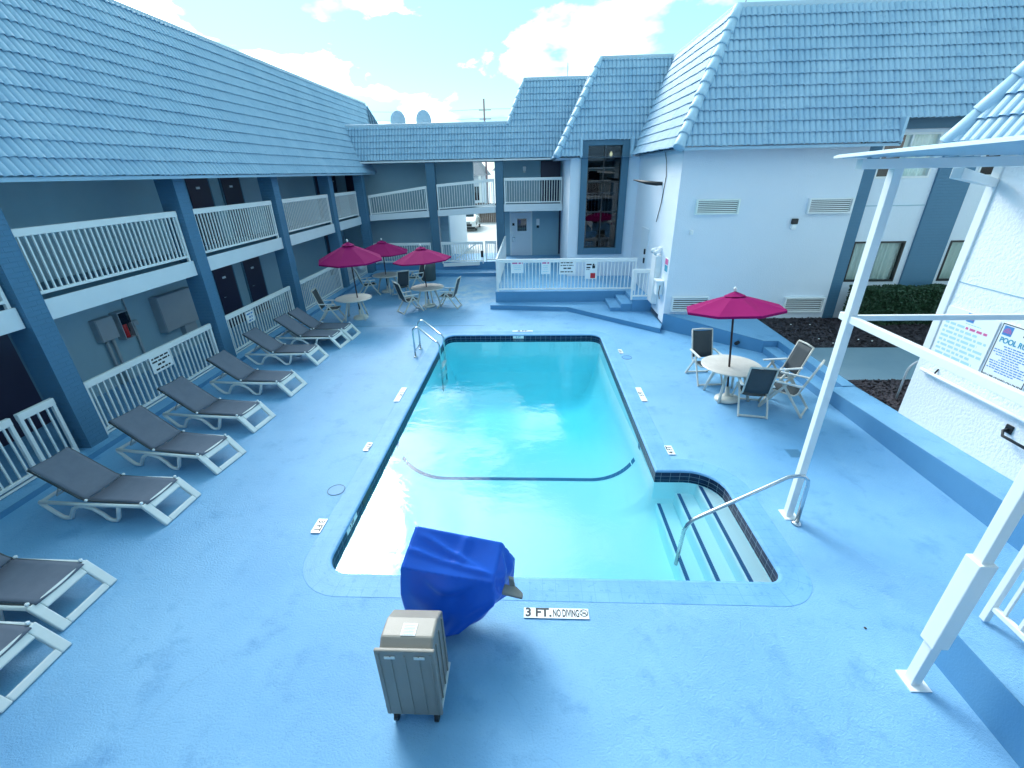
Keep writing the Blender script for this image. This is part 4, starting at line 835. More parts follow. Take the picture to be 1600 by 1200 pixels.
# ------------------------------------------------------------------ sun loungers
def build_lounger():
    t = thing('sun_lounger', '', 'sun lounger', (0, 0, 0))
    w = .31
    def side(y): 
        mb = MB()
        pth = [(-.27, .305), (-1.15, .285), (-1.88, .29)]
        mb.tube([(x, y, z) for x, z in pth], .027, 8)
        # rear foot loop, arch and middle leg
        pts = [(-1.88, .29), (-1.86, .25), (-1.72, .11), (-1.63, .03), (-1.58, .022), (-1.50, .03), (-1.47, .09), (-1.40, .19), (-1.30, .25), (-1.20, .255), (-1.08, .22), (-.97, .13), (-.91, .05), (-.86, .024), (-.78, .03), (-.74, .08), (-.70, .19), (-.665, .28)]
        mb.tube([(x, y, z) for x, z in pts], .028, 8)
        return mb
    for y in (-w, w): side(y).build('side_frame', RESIN, t, smooth=True)
    # sloping foot panel: an outlined frame with an opening
    fp = MB(); P = lambda s, y: (-.27*(1-s), y, .32*(1-s)+.015)
    top, bot = P(0, 0), P(1, 0)
    def strip(s0, s1, y0, y1):
        a = [Vector(P(s0, y0)), Vector(P(s1, y0)), Vector(P(s1, y1)), Vector(P(s0, y1))]; n = Vector((.32, 0, .27)).normalized()*.05
        fp.extr(a, -n)
    strip(0, 1, -w-.03, -w+.075); strip(0, 1, w-.075, w+.03); strip(0, .30, -w+.075, w-.075); strip(.80, 1, -w+.075, w-.075)
    fp.build('foot_panel', RESIN, t, bevel=.014, seg=3)
    MB().tube([(-1.86, -w, .29), (-1.86, w, .29)], .026, 8).build('head_bar', RESIN, t, smooth=True)
    # sling: seat and back with a slight sag
    def sheet(prof, n=10, y0=-.275, y1=.275, sag=.015):
        mb = MB(); 
        for x, z in prof:
            for k in range(n+1):
                f = k/n; mb.v.append((x, y0+(y1-y0)*f, z-sag*math.sin(PI*f)))
        for i in range(len(prof)-1):
            for k in range(n): mb.f.append((i*(n+1)+k, i*(n+1)+k+1, (i+1)*(n+1)+k+1, (i+1)*(n+1)+k))
        return mb
    seat = sheet([(-.24, .325), (-.30, .345), (-.5, .35), (-.7, .348), (-.9, .345), (-1.16, .345)]).build('seat_sling', SLING, t, smooth=True)
    back = sheet([(-1.165, .347), (-1.25, .385), (-1.4, .50), (-1.55, .62), (-1.70, .735), (-1.80, .81), (-1.83, .826)]).build('back_sling', SLING, t, smooth=True)
    for o in (seat, back): m = o.modifiers.new('thick', 'SOLIDIFY'); m.thickness = .012; m.offset = -1
    MB().tube([(-1.16, -.285, .335), (-1.25, -.285, .375), (-1.82, -.285, .812), (-1.82, .285, .812), (-1.25, .285, .375), (-1.16, .285, .335)], .016, 6).build('back_frame', DSLING, t, smooth=True)
    MB().tube([(-.28, -.285, .318), (-1.16, -.285, .335)], .014, 6).build('seat_rail', DSLING, t); MB().tube([(-.28, .285, .318), (-1.16, .285, .335)], .014, 6).build('seat_rail', DSLING, t)
    MB().tube([(-1.52, -.24, .57), (-1.72, -.2, .32), (-1.72, .2, .32), (-1.52, .24, .57)], .010, 6).build('back_prop', GALV, t)
    for y in (-.30, .30):
        for x in (-.30, -1.14): MB().lathe([(.02, 0), (.022, .02), (.012, .03)], (x, y, .34), 8).build('end_cap', SIGNW, t)
    return t
LOUNG = [(-5.25, 12.62, 1), (-5.32, 11.92, 3), (-5.46, 10.72, 1), (-5.26, 8.95, 4), (-5.22, 7.43, 6), (-5.08, 6.13, 8), (-5.08, 4.97, 3), (-5.03, 3.37, 2), (-4.82, 2.56, 2)]
ORD = ['first', 'second', 'third', 'fourth', 'fifth', 'sixth', 'seventh', 'eighth', 'ninth']
proto = build_lounger()
for i, (x, y, a) in enumerate(LOUNG):
    o = proto if i == 0 else copy_tree(proto)
    o.location = (x, y, 0); o.rotation_euler.z = -R(a)
    tail = ', its head cut off' if i == 8 else ', half in view' if i == 7 else ''
    tag(o, 'grey sling lounger, %s in the row counting from the umbrella tables%s' % (ORD[i], tail), 'sun lounger', 'grey sun loungers along the lounger wing')

# ------------------------------------------------------------------ patio tables, umbrellas, chairs
def build_table():
    t = thing('patio_table', '', 'table')
    prof = [(.002, .72), (.54, .72), (.575, .716), (.59, .705), (.59, .69), (.57, .68), (.54, .685), (.002, .685)]
    MB().lathe(list(reversed(prof)), (0, 0, 0), 40).build('table_top', TABLET, t, smooth=False)
    for k in range(4):
        a = PI/4+k*PI/2+.2; c, s = math.cos(a), math.sin(a)
        MB().tube([(.22*c, .22*s, .685), (.30*c, .30*s, .5), (.40*c, .40*s, .2), (.45*c, .45*s, .0)], [.045, .034, .03, .028], 8).build('leg', RESINC, t, smooth=True)
    return t
def build_umbrella(top=2.36, rim=1.86, r=1.03, n=8):
    t = thing('patio_umbrella', '', 'umbrella')
    MB().tube([(0, 0, .05), (0, 0, top)], .021, 10).build('pole', BRONZE, t, smooth=True)
    mb = MB(); rings = 6; per = 6; tot = n*per
    for i in range(rings+1):
        f = i/rings
        for k in range(tot):
            a = 2*PI*k/tot; q = (k % per)/per; sagv = math.sin(PI*q)
            rad = r*f*(1-.075*sagv*f); z = top-.05-(top-.05-rim)*(f**1.12)-.035*sagv*math.sin(PI*min(1, f))*f
            mb.v.append((rad*math.cos(a), rad*math.sin(a), z))
    for i in range(rings):
        for k in range(tot):
            l = (k+1) % tot
            if i == 0: mb.f.append((k, tot+k, tot+l))
            else: mb.f.append((i*tot+k, (i+1)*tot+k, (i+1)*tot+l, i*tot+l))
    # short hem turned down
    b = len(mb.v)
    for k in range(tot): x, y, z = mb.v[rings*tot+k]; mb.v.append((x*1.0, y*1.0, z-.045))
    for k in range(tot):
        l = (k+1) % tot; mb.f.append((rings*tot+k, b+k, b+l, rings*tot+l))
    cn = mb.build('canopy', MAGENTA, t)
    # vent cap
    v = MB(); v.v.append((0, 0, top+.005))
    for k in range(n*2): a = 2*PI*k/(n*2); rr = .2*(1 if k % 2 == 0 else .95); v.v.append((rr*math.cos(a), rr*math.sin(a), top-.085))
    for k in range(n*2): v.f.append((0, 1+k, 1+(k+1) % (n*2)))
    v.build('vent_cap', MAGENTA, cn)
    for k in range(n):
        a = 2*PI*k/n; c, s = math.cos(a), math.sin(a)
        MB().tube([(.03*c, .03*s, top-.09), (r*.5*c, r*.5*s, top-.05-(top-.05-rim)*(.5**1.12)-.02), (r*.98*c, r*.98*s, rim-.012)], .008, 6).build('rib', BRONZE, t)
        MB().tube([(.03*c, .03*s, top-.5), (r*.5*c, r*.5*s, top-.05-(top-.05-rim)*(.5**1.12)-.02)], .006, 6).build('strut', BRONZE, t)
    MB().lathe([(.02, 0), (.028, .02), (.034, .05), (.022, .08), (.003, .09)], (0, 0, top), 12).build('finial', RESIN, t, smooth=True)
    MB().lathe([(.24, 0), (.25, .02), (.23, .07), (.12, .10), (.05, .12), (.04, .3)], (0, 0, 0), 24).build('base', RESINC, t, smooth=True)
    return t
def build_chair():
    t = thing('patio_chair', '', 'chair')       # faces +x
    w = .27
    for y in (-w, w):
        MB().beam((-.02, y, .60), (.36, y*1.02, .0), .045, .028, up=(0, 1, 0)).build('front_leg', RESINC, t, bevel=.006)
        MB().beam((.04, y*.93, .60), (-.40, y*.95, .0), .045, .028, up=(0, 1, 0)).build('rear_leg', RESINC, t, bevel=.006)
        MB().beam((-.30, y, .635), (.22, y, .625), .055, .03).build('armrest', RESIN, t, bevel=.01)
        MB().tube([(.26, y*.86, .43), (-.18, y*.86, .40), (-.24, y*.86, .46), (-.34, y*.86, .75), (-.44, y*.86, 1.06)], .018, 8).build('side_rail', RESINC, t, smooth=True)
    MB().beam((.36, -w, .035), (.36, w, .035), .03, .03).build('front_stretcher', RESINC, t); MB().beam((-.385, -w*.95, .03), (-.385, w*.95, .03), .03, .03).build('rear_stretcher', RESINC, t)
    MB().tube([(-.44, -w*.86, 1.06), (-.45, 0, 1.07), (-.44, w*.86, 1.06)], .02, 8).build('top_rail', RESINC, t, smooth=True)
    MB().tube([(.26, -w*.86, .43), (.28, 0, .42), (.26, w*.86, .43)], .018, 8).build('seat_front_bar', RESINC, t, smooth=True)
    def sheet(prof, n=6):
        mb = MB(); yy = w*.84
        for x, z, sg in prof:
            for k in range(n+1): f = k/n; mb.v.append((x-sg*.3*math.sin(PI*f), -yy+2*yy*f, z-sg*math.sin(PI*f)))
        for i in range(len(prof)-1):
            for k in range(n): mb.f.append((i*(n+1)+k, i*(n+1)+k+1, (i+1)*(n+1)+k+1, (i+1)*(n+1)+k))
        return mb
    a = sheet([(.255, .435, .01), (.1, .42, .03), (-.1, .405, .03), (-.19, .40, .02)]).build('seat_sling', DSLING, t, smooth=True)
    b = sheet([(-.245, .47, .02), (-.29, .6, .03), (-.345, .77, .03), (-.40, .94, .02), (-.435, 1.04, .01)]).build('back_sling', DSLING, t, smooth=True)
    for o in (a, b): m = o.modifiers.new('thick', 'SOLIDIFY'); m.thickness = .01
    return t
TAB = [(-5.93, 14.5, 'beside the nearest white ground railing'), (-3.75, 15.95, 'nearest the open deck, a chair on either side'), (-5.9, 18.2, 'farthest back near the rear railing'), (4.13, 8.72, 'alone near the blue steps with four chairs')]
tp = build_table(); up_ = build_umbrella(); lone = build_umbrella(2.25, 1.92, .92); UG, TG, CG = 'magenta patio umbrellas', 'round patio tables', 'folding sling patio chairs'
for i, (x, y, w) in enumerate(TAB):
    o = tp if i == 0 else copy_tree(tp); o.location = (x, y, 0); o.rotation_euler.z = .5*i; tag(o, 'round weathered white patio table ' + w, 'table', TG)
UMB = [(.14, 0, 1.06, 2, 0), (0, 0, .90, -2, 3), (-.05, 0, .87, 1, 0), (-.05, -.2, 1, -7, -3)]
UL = ['over the table beside the nearest ground railing', 'tilted over the table nearest the open deck', 'over the farthest table, partly hidden by the other two', 'standing alone beside the vented white wall']
for i, (x, y, w) in enumerate(TAB):
    o = up_ if i == 0 else lone if i == 3 else copy_tree(up_); dx, dy, s, rx, ry = UMB[i]; o.location = (x+dx, y+dy, 0); o.rotation_euler = (R(rx), -R(ry), .3*i); o.scale = (1, 1, s)
    tag(o, 'magenta umbrella ' + UL[i], 'umbrella', UG)
CH = [(-6.65, 14.25, 8, 'drawn up to the table by the nearest ground railing'),
      (-4.28, 15.32, 40, 'on the railing side of the table nearest the open deck'), (-3.0, 15.85, 172, 'with its back to the platform, at the open deck table'),
      (-6.55, 17.75, 30, 'back left at the farthest umbrella table'), (-5.15, 17.45, 125, 'turned away from camera at the farthest umbrella table'), (-4.95, 19.0, 215, 'in front of the dark bin at the farthest table'),
      (3.95, 9.55, -85, 'facing the camera behind the lone umbrella table'), (4.36, 8.15, 78, 'with its back to the camera at the lone umbrella table'), (5.25, 8.95, 185, 'nearest the notch steps at the lone umbrella table'), (5.05, 8.2, 140, 'sideways on the ledge side of the lone umbrella table')]
cp = build_chair()
for i, (x, y, a, w) in enumerate(CH):
    o = cp if i == 0 else copy_tree(cp); o.location = (x, y, 0); o.rotation_euler.z = R(a); tag(o, 'dark sling folding chair ' + w, 'chair', CG)
t = thing('rubbish_bin', 'dark round rubbish bin beside the middle blue column', 'bin', (-4.7, 20.4, 0))
MB().lathe([(.30, 0), (.32, .03), (.35, .6), (.36, .82)], (-4.7, 20.4, 0), 24).build('body', TRASH, t, smooth=True); MB().lathe([(.37, .82), (.38, .86), (.34, .92), (.2, .96), (.0, .97)], (-4.7, 20.4, 0), 24).build('lid', TRASH, t, smooth=True)
t = thing('life_ring', 'white life ring hung on the blue column behind the umbrellas', 'life ring', (-7.75, 20.4, .9))
MB().tube([(-7.78, 20.4+.36*math.cos(a), .95+.36*math.sin(a)) for a in [2*PI*k/28 for k in range(28)]], .075, 10, closed=True).build('ring', SIGNW, t, smooth=True); MB().tube([(-7.7, 20.4+.44*math.cos(a), .95+.44*math.sin(a)) for a in [2*PI*k/28 for k in range(28)]], .012, 6, closed=True).build('rope', WHITE, t, smooth=True)

# ------------------------------------------------------------------ pool furniture
t = thing('pool_ladder', 'bent stainless steel grab rail ladder at the deep corner of the pool', 'ladder', (-2.75, 11.2, 0))
for y in (10.95, 11.55):
    pts = [(-3.08, y, 0), (-3.08, y, .66)] + arc((-2.96, y, .70), (-1, 0, 0), (0, 0, 1), .12, 0, PI*.62, 7) + [(-2.52, y, .44)] + arc((-2.55, y, .32), (0, 0, 1), (1, 0, 0), .13, 0, PI/2, 5)[1:] + [(-2.42, y, -1.0)]
    MB().tube(pts, .024, 12).build('rail', STEEL, t, smooth=True); MB().lathe([(.055, 0), (.055, .012), (.03, .03)], (-3.08, y, .003), 14).build('escutcheon', STEEL, t, smooth=True)
for z in (-.35, -.65, -.95): MB().bx(-2.47, -2.37, 10.97, 11.53, z, z+.03).build('tread', SIGNW, t, bevel=.008)
MB().tube([(-3.08, 10.95, .16), (-3.08, 11.55, .16)], .014, 8).build('brace', STEEL, t)
t = thing('stair_handrail', 'single bent steel handrail over the pool steps', 'handrail', (3.3, 4.75, 0))
pts = [(3.60, 4.85, 0), (3.585, 4.85, .64)] + [(3.57, 4.85, .72), (3.51, 4.85, .785), (3.42, 4.845, .80), (3.30, 4.84, .78)] + [(2.26, 4.71, .25), (2.15, 4.70, .185), (2.08, 4.695, .10), (2.045, 4.69, .0), (2.02, 4.69, -.62)]
MB().tube(pts, .026, 12).build('rail', STEEL, t, smooth=True); MB().lathe([(.065, 0), (.065, .012), (.035, .035)], (3.60, 4.85, .003), 16).build('escutcheon', STEEL, t, smooth=True)
# depth markers
def marker(label, c, right, w, h, s, size, xs=.9, nodive=False):
    right = Vector(right); up = Vector((0, 0, 1)).cross(right)
    t = thing('depth_marker', label, 'depth marker', c, 'white depth marker tiles round the pool'); c = Vector(c)
    P = lambda u, v, k=.0: c+right*u+up*v+Vector((0, 0, k))
    MB().extr([P(-w/2, -h/2, -.002), P(w/2, -h/2, -.002), P(w/2, h/2, -.002), P(-w/2, h/2, -.002)], (0, 0, .008)).build('tile', SIGNW, t)
    if nodive:
        text('lettering', '3 FT.', size*1.15, INK, t, P(-w*.275, 0, .0075), right, up, xs=.98, bold=.034); text('lettering', 'NO DIVING', size*1.0, INK, t, P(w*.15, -.004, .0075), right, up, xs=.44, bold=.026)
        cx = w*.425; mb = MB(); mb.tube([P(cx+.043*math.cos(a), .008+.04*math.sin(a), .008) for a in [2*PI*k/20 for k in range(20)]], .004, 6, closed=True); mb.tube([P(cx-.034, .036, .008), P(cx+.034, -.02, .008)], .004, 6); mb.tube([P(cx-.03, -.012, .008), P(cx+.008, .012, .008), P(cx+.025, .008, .008)], .004, 6); mb.build('no_diving_symbol', INK, t)
    else: text('lettering', s, size, INK, t, P(0, 0, .0075), right, up, xs=xs)
    return t
marker('long white tile reading 3 FT. NO DIVING on the near deck', (.27, 3.385, .008), (1, 0, 0), .71, .125, '', .125, nodive=True)
marker('white 3 FT tile beside the near pool corner, lounger side', (-2.94, 4.66, .014), (0, -1, 0), .27, .13, '3 FT', .13)
marker('white 4 FT tile on the lounger side of the pool', (-2.92, 6.64, .014), (0, -1, 0), .26, .10, '4 FT', .12)
marker('faded long 5 FT tile on the lounger side of the pool', (-2.89, 8.72, .014), (0, -1, 0), .68, .12, '5 FT', .12)
marker('white 4 FT tile between the pool and the canopy post', (2.38, 6.6, .014), (0, 1, 0), .27, .12, '4 FT', .13)
marker('long 5 FT tile on the pool edge nearest the lone umbrella', (2.36, 8.75, .014), (0, 1, 0), .66, .12, '5 FT', .12)
marker('small white tile on the deep pool edge by the blue kerb', (2.37, 11.3, .014), (0, 1, 0), .28, .1, '8 FT', .1)
marker('faded white lettered tile at the middle of the deep end deck', (-.28, 13.02, .014), (1, 0, 0), .62, .1, '8 FT', .1, xs=1.6)
t = thing('waterline_marker', 'pale tile reading 8 FT set in the deep end waterline band', 'depth marker', (-.4, PF, -.1)); MB().bx(-.56, -.24, PF-.006, PF, -.115, -.034).build('tile', SIGNW, t); text('lettering', '8 FT', .075, TEAL, t, (-.4, PF-.008, -.074), (1, 0, 0), (0, 0, 1))
t = thing('waterline_marker', 'black lettered 3 FT tile in the waterline band of the shallow lounger side', 'depth marker', (PL, 4.8, -.1)); MB().bx(PL, PL+.005, 4.62, 5.0, -.115, -.034).build('tile', SIGNW, t); text('lettering', '3 FT', .085, INK, t, (PL+.007, 4.8, -.074), (0, 1, 0), (0, 0, 1))
t = thing('skimmer_opening', 'black skimmer mouth in the waterline band', 'skimmer', (PL, 5.45, -.12)); MB().bx(PL, PL+.004, 5.25, 5.65, -.14, -.034).build('mouth', BLACK, t)
for x, y, lab in ((-3.02, 5.45, 'lounger side'), (2.46, 10.9, 'side of the lone umbrella')):
    t = thing('deck_hatch', 'round painted skimmer lid in the deck on the ' + lab, 'skimmer hatch', (x, y, .0), 'round skimmer hatches'); MB().lathe([(.12, -.005), (.12, .005), (.112, .006)], (x, y, 0.0), 28).build('lid', COPING, t); MB().tube([(x+.128*math.cos(a), y+.128*math.sin(a), .004) for a in [2*PI*k/30 for k in range(30)]], .005, 6, closed=True).build('rim', BLUET, t)
t = thing('deck_drain', 'small square grated drain set in the deck beside the far canopy post', 'drain', (4.45, 6.55, 0)); MB().bx(4.33, 4.57, 6.43, 6.67, -.005, .005).build('frame', BLUEP, t); mb = MB()
for k in range(8): mb.bx(4.35, 4.55, 6.445+.027*k, 6.455+.027*k, .004, .007)
mb.build('grate', BLUET, t)
t = thing('wall_spout', 'round black drain spout in the sloping blue walkway wall', 'drain', (5.55, 11.6, .14)); MB().tube([(5.55, 11.62, .14), (5.46, 11.53, .14)], .05, 14).build('pipe', BLACK, t)
t = thing('deck_debris', 'tiny dark leaf lying on the near deck by the lone steps', 'leaf', (3.5, 3.3, 0)); MB().lathe([(.012, .002), (.016, .006), (.004, .012)], (3.5, 3.3, 0), 7).build('leaf', BLACK, t)

# ------------------------------------------------------------------ pool lift
t = thing('pool_lift', 'tan wheeled pool lift base with ribbed shell and two hand slots', 'pool lift', (-1.02, 2.5, 0))
x0, x1 = -1.245, -.785
prof = [(2.30, .15), (2.30, .93), (2.38, 1.0), (2.56, .985), (2.70, .90), (2.73, .86), (2.73, .15)]
MB().extr([(x0+.01, y, z) for y, z in prof], (x1-x0-.02, 0, 0)).build('shell', LIFTT, t, bevel=.02, seg=3)
fp = MB().bx(x0-.015, x1+.015, 2.262, 2.296, .13, .985).build('front_panel', LIFTT, t, bevel=.012)
rb = MB()
for k in range(1, 4): xx = x0+(x1-x0)*k/4; rb.bx(xx-.007, xx+.007, 2.254, 2.262, .15, .93)
for xx in (x0+.02, x1-.02): rb.bx(xx-.006, xx+.006, 2.254, 2.262, .15, .95)
rb.build('panel_rib', LIFTT, fp, bevel=.003)
for xx in (x0+.11, x1-.11): MB().bx(xx-.045, xx+.045, 2.252, 2.262, .895, .925).build('hand_slot', RESIN, fp, bevel=.006)
sr_ = MB()
for yy in (2.40, 2.52, 2.64): sr_.bx(x1-.012, x1+.002, yy-.008, yy+.008, .16, .88)
sr_.build('side_rib', LIFTT, t, bevel=.003)
lb = MB().hexa(((-1.07, 2.385, 1.0), (-.95, 2.385, 1.0), (-.95, 2.50, .992), (-1.07, 2.50, .992), (-1.07, 2.385, 1.004), (-.95, 2.385, 1.004), (-.95, 2.50, .996), (-1.07, 2.50, .996))).build('paper_label', PAPER, t)
mb = MB()
for k in range(7): mb.bx(-1.06, -.96, 2.392+.014*k, 2.396+.014*k, 1.0055-.001*k, 1.0065-.001*k)
mb.build('fine_print', GALV, lb)
MB().bx(x0-.005, x1+.004, 2.275, 2.735, .118, .14).build('chassis', RESIN, t, bevel=.006)
for xx in (x0+.05, x1-.05):
    for yy in (2.31, 2.7):
        w_ = MB().tube([(xx-.018, yy, .05), (xx+.018, yy, .05)], .05, 16).build('caster', BLACK, t); MB().bx(xx-.026, xx+.026, yy-.02, yy+.02, .06, .11).build('fork', BLACK, w_)
MB().tube([(-1.02, 2.72, .25), (-1.0, 3.1, .35), (-.9, 3.3, .5)], .05, 10).build('lift_arm', LIFTT, t, smooth=True)
MB().extr([(-.30, 3.12, .60), (-.09, 3.10, .56), (-.085, 3.16, .56), (-.15, 3.20, .60), (-.30, 3.22, .62)], (0, 0, .035)).build('armrest', LIFTT, t, bevel=.012); MB().extr([(-.22, 3.2, .58), (-.16, 3.2, .58), (-.18, 3.2, .72), (-.23, 3.2, .74)], (0, .04, 0)).build('arm_bracket', LIFTT, t, bevel=.008)
# blue vinyl cover, draped over the seat: a lofted cloth shell with folds
def cover():
    tp_ = [Vector(p) for p in ((-1.245, 3.05, 1.03), (-.36, 3.03, .87), (-.29, 3.36, 1.06), (-1.145, 3.36, 1.265))]
    bt_ = [Vector(p) for p in ((-1.24, 3.02, .08), (-.74, 2.97, .20), (-.20, 3.40, .32), (-1.2, 3.5, .08))]
    mid = [Vector(p) for p in ((-1.27, 3.0, .72), (-.36, 2.99, .60), (-.165, 3.40, .80), (-1.2, 3.46, .8))]
    N = 40; mb = MB()
    def per(c, f): k = int(f*4) % 4; q = f*4-int(f*4); return c[k].lerp(c[(k+1) % 4], q)
    rows = []
    for r_ in range(25):
        v = r_/24; row = []
        for i in range(N*4):
            f = i/(N*4); a, m_, b = per(tp_, f), per(mid, f), per(bt_, f)
            p = (a*(1-2*v)+m_*2*v) if v < .5 else (m_*(2-2*v)+b*(2*v-1))
            ctr = (tp_[0]+tp_[2])/2; out = Vector((p.x-ctr.x, p.y-ctr.y, 0)); out = out.normalized() if out.length > 0 else out
            cor = abs(math.sin(PI*f*4))
            # hanging swags from the corners and vertical gathers growing downwards
            fold = .032*v*math.sin(f*2*PI*8+2.6*math.sin(f*7)+v*1.5)*cor + .034*math.sin((v*3.2-2.1*cor**1.1)*PI)*math.sin(PI*min(1, v*1.25))*cor*(1 if v < .75 else .4)
            p = p+out*(fold+.02*math.sin(PI*v)*cor)
            row.append(p)
        rows.append(row)
    for row in rows: mb.v += [tuple(p) for p in row]
    n = N*4
    for r_ in range(24):
        for i in range(n): j = (i+1) % n; mb.f.append((r_*n+i, (r_+1)*n+i, (r_+1)*n+j, r_*n+j))
    # top: grid with sag and diagonal creases
    G_ = 28; b = len(mb.v)
    for i in range(G_+1):
        for j in range(G_+1):
            u, v = i/G_, j/G_; p = tp_[0].lerp(tp_[1], u).lerp(tp_[3].lerp(tp_[2], u), v); e = math.sin(PI*u)*math.sin(PI*v)
            dg = u*1.15+v*.35; cr = 2.2*.018*math.exp(-((v-.9+.75*u)/.07)**2)*math.sin(PI*min(1, u*1.1)) + .036*math.exp(-((u-.52-.1*v)/.05)**2)*(v) + .03*math.exp(-((v-.45+.3*u)/.06)**2)
            mb.v.append((p.x, p.y, p.z-.035*e+cr*min(1, e*4)))
    for i in range(G_):
        for j in range(G_): a = b+i*(G_+1)+j; mb.f.append((a, a+G_+1, a+G_+2, a+1))
    bm_ = mb.build('lift_cover', COVERB, None, smooth=True)
    bmm = bmesh.new(); bmm.from_mesh(bm_.data); bmesh.ops.remove_doubles(bmm, verts=bmm.verts, dist=.012); bmesh.ops.recalc_face_normals(bmm, faces=bmm.faces); bmm.to_mesh(bm_.data); bmm.free()
    for p in bm_.data.polygons: p.use_smooth = True
    m = bm_.modifiers.new('soft', 'SMOOTH'); m.factor = .5; m.iterations = 2
    return tag(bm_, 'royal blue vinyl cover draped in folds over the pool lift seat', 'cover')
cover()

# ------------------------------------------------------------------ hedge
def hedge(name, x0, x1, y0, y1, z0, z1, n, label):
    t = thing(name, label, 'hedge', ((x0+x1)/2, (y0+y1)/2, z0)); mb = MB()
    for _ in range(n):
        f = random.random(); 
        if f < .45: c = Vector((random.uniform(x0, x1), y0+abs(random.gauss(0, .05)), random.uniform(z0, z1)))
        elif f < .8: c = Vector((random.uniform(x0, x1), random.uniform(y0, y1), z1-abs(random.gauss(0, .05))))
        else: c = Vector((x0+abs(random.gauss(0, .06)), random.uniform(y0, y1), random.uniform(z0, z1)))
        c += Vector((math.sin(c.x*7), math.sin(c.y*9+c.x*5), math.sin(c.x*5+c.y*3)))*.025
        a = Vector((random.gauss(0, 1), random.gauss(0, 1), random.gauss(0, 1))).normalized(); b = a.orthogonal().normalized(); b.rotate(Matrix.Rotation(random.uniform(0, 6), 3, a)); d = a.cross(b); s = random.uniform(.018, .035)
        mb.poly([c-b*s*1.5, c-b*s*.3+d*s*.7, c+b*s*1.5, c-b*s*.3-d*s*.7])
    mb.build('foliage', HEDGE, t); MB().bx(x0+.12, x1-.1, y0+.12, y1-.1, z0, z1-.12).build('branches', HEDGE, t)
hedge('box_hedge', 9.0, 13.0, 12.45, 13.05, .32, 1.32, 16000, 'clipped dark green hedge under the ground floor windows')

# ------------------------------------------------------------------ beyond the rear wing
def dish(x, lab):
    t = thing('satellite_dish', lab, 'satellite dish', (x, 23.8, 6.3), 'satellite dishes on the rear roof')
    mb = MB(); rows, seg = 7, 22
    for i in range(rows+1):
        rr = i/rows
        for k in range(seg): a = 2*PI*k/seg; mb.v.append((x+.36*rr*math.cos(a), 23.8-.12*rr*rr+.1, 6.62+.44*rr*math.sin(a)))
    for i in range(rows):
        for k in range(seg): l = (k+1) % seg; mb.f.append((i*seg+k, i*seg+l, (i+1)*seg+l, (i+1)*seg+k))
    o = mb.build('reflector', PARAPET, t, smooth=True); m = o.modifiers.new('thick', 'SOLIDIFY'); m.thickness = .02
    MB().tube([(x, 24.0, 6.2), (x, 23.95, 6.6)], .03, 8).build('mast', GALV, t); MB().tube([(x, 23.85, 6.22), (x, 23.3, 6.5)], .015, 6).build('feed_arm', GALV, t)
dish(-6.2, 'grey satellite dish on the rear roof, the one nearer the lounger wing'); dish(-5.0, 'grey satellite dish on the rear roof, the one nearer the utility pole')
def antenna(x, y, z0, z1, lab):
    t = thing('antenna_mast', lab, 'antenna', (x, y, z0)); MB().tube([(x, y, z0), (x, y, z1)], .02, 6).build('mast', GALV, t)
antenna(1.6, 24.2, 8.0, 8.75, 'short thin mast standing on the high rear roof'); antenna(5.4, 14.6, 7.8, 8.5, 'thin mast on top of the guest room wing roof')
t = thing('utility_pole', 'tall wooden utility pole with cross arms beyond the rear roof', 'utility pole', (-5.5, 60, 0)); MB().tube([(-5.5, 60, 0), (-5.5, 60, 12.0)], [.14, .10], 10).build('pole', POLEW, t, smooth=True)
for z in (10.9, 10.0): MB().beam((-6.1, 60, z), (-4.7, 60, z), .07, .08).build('cross_arm', POLEW, t)
for z, s in ((11.0, 0), (10.1, .5), (9.3, .2)):
    w_ = MB().tube([(-40, 62+s, z+1.6), (-25, 61, z+.3), (-12, 60.4, z-.15), (-5.5, 60, z), (3, 60, z-.1), (20, 61, z+.9)], .02, 5).build('wire', GALV, t)
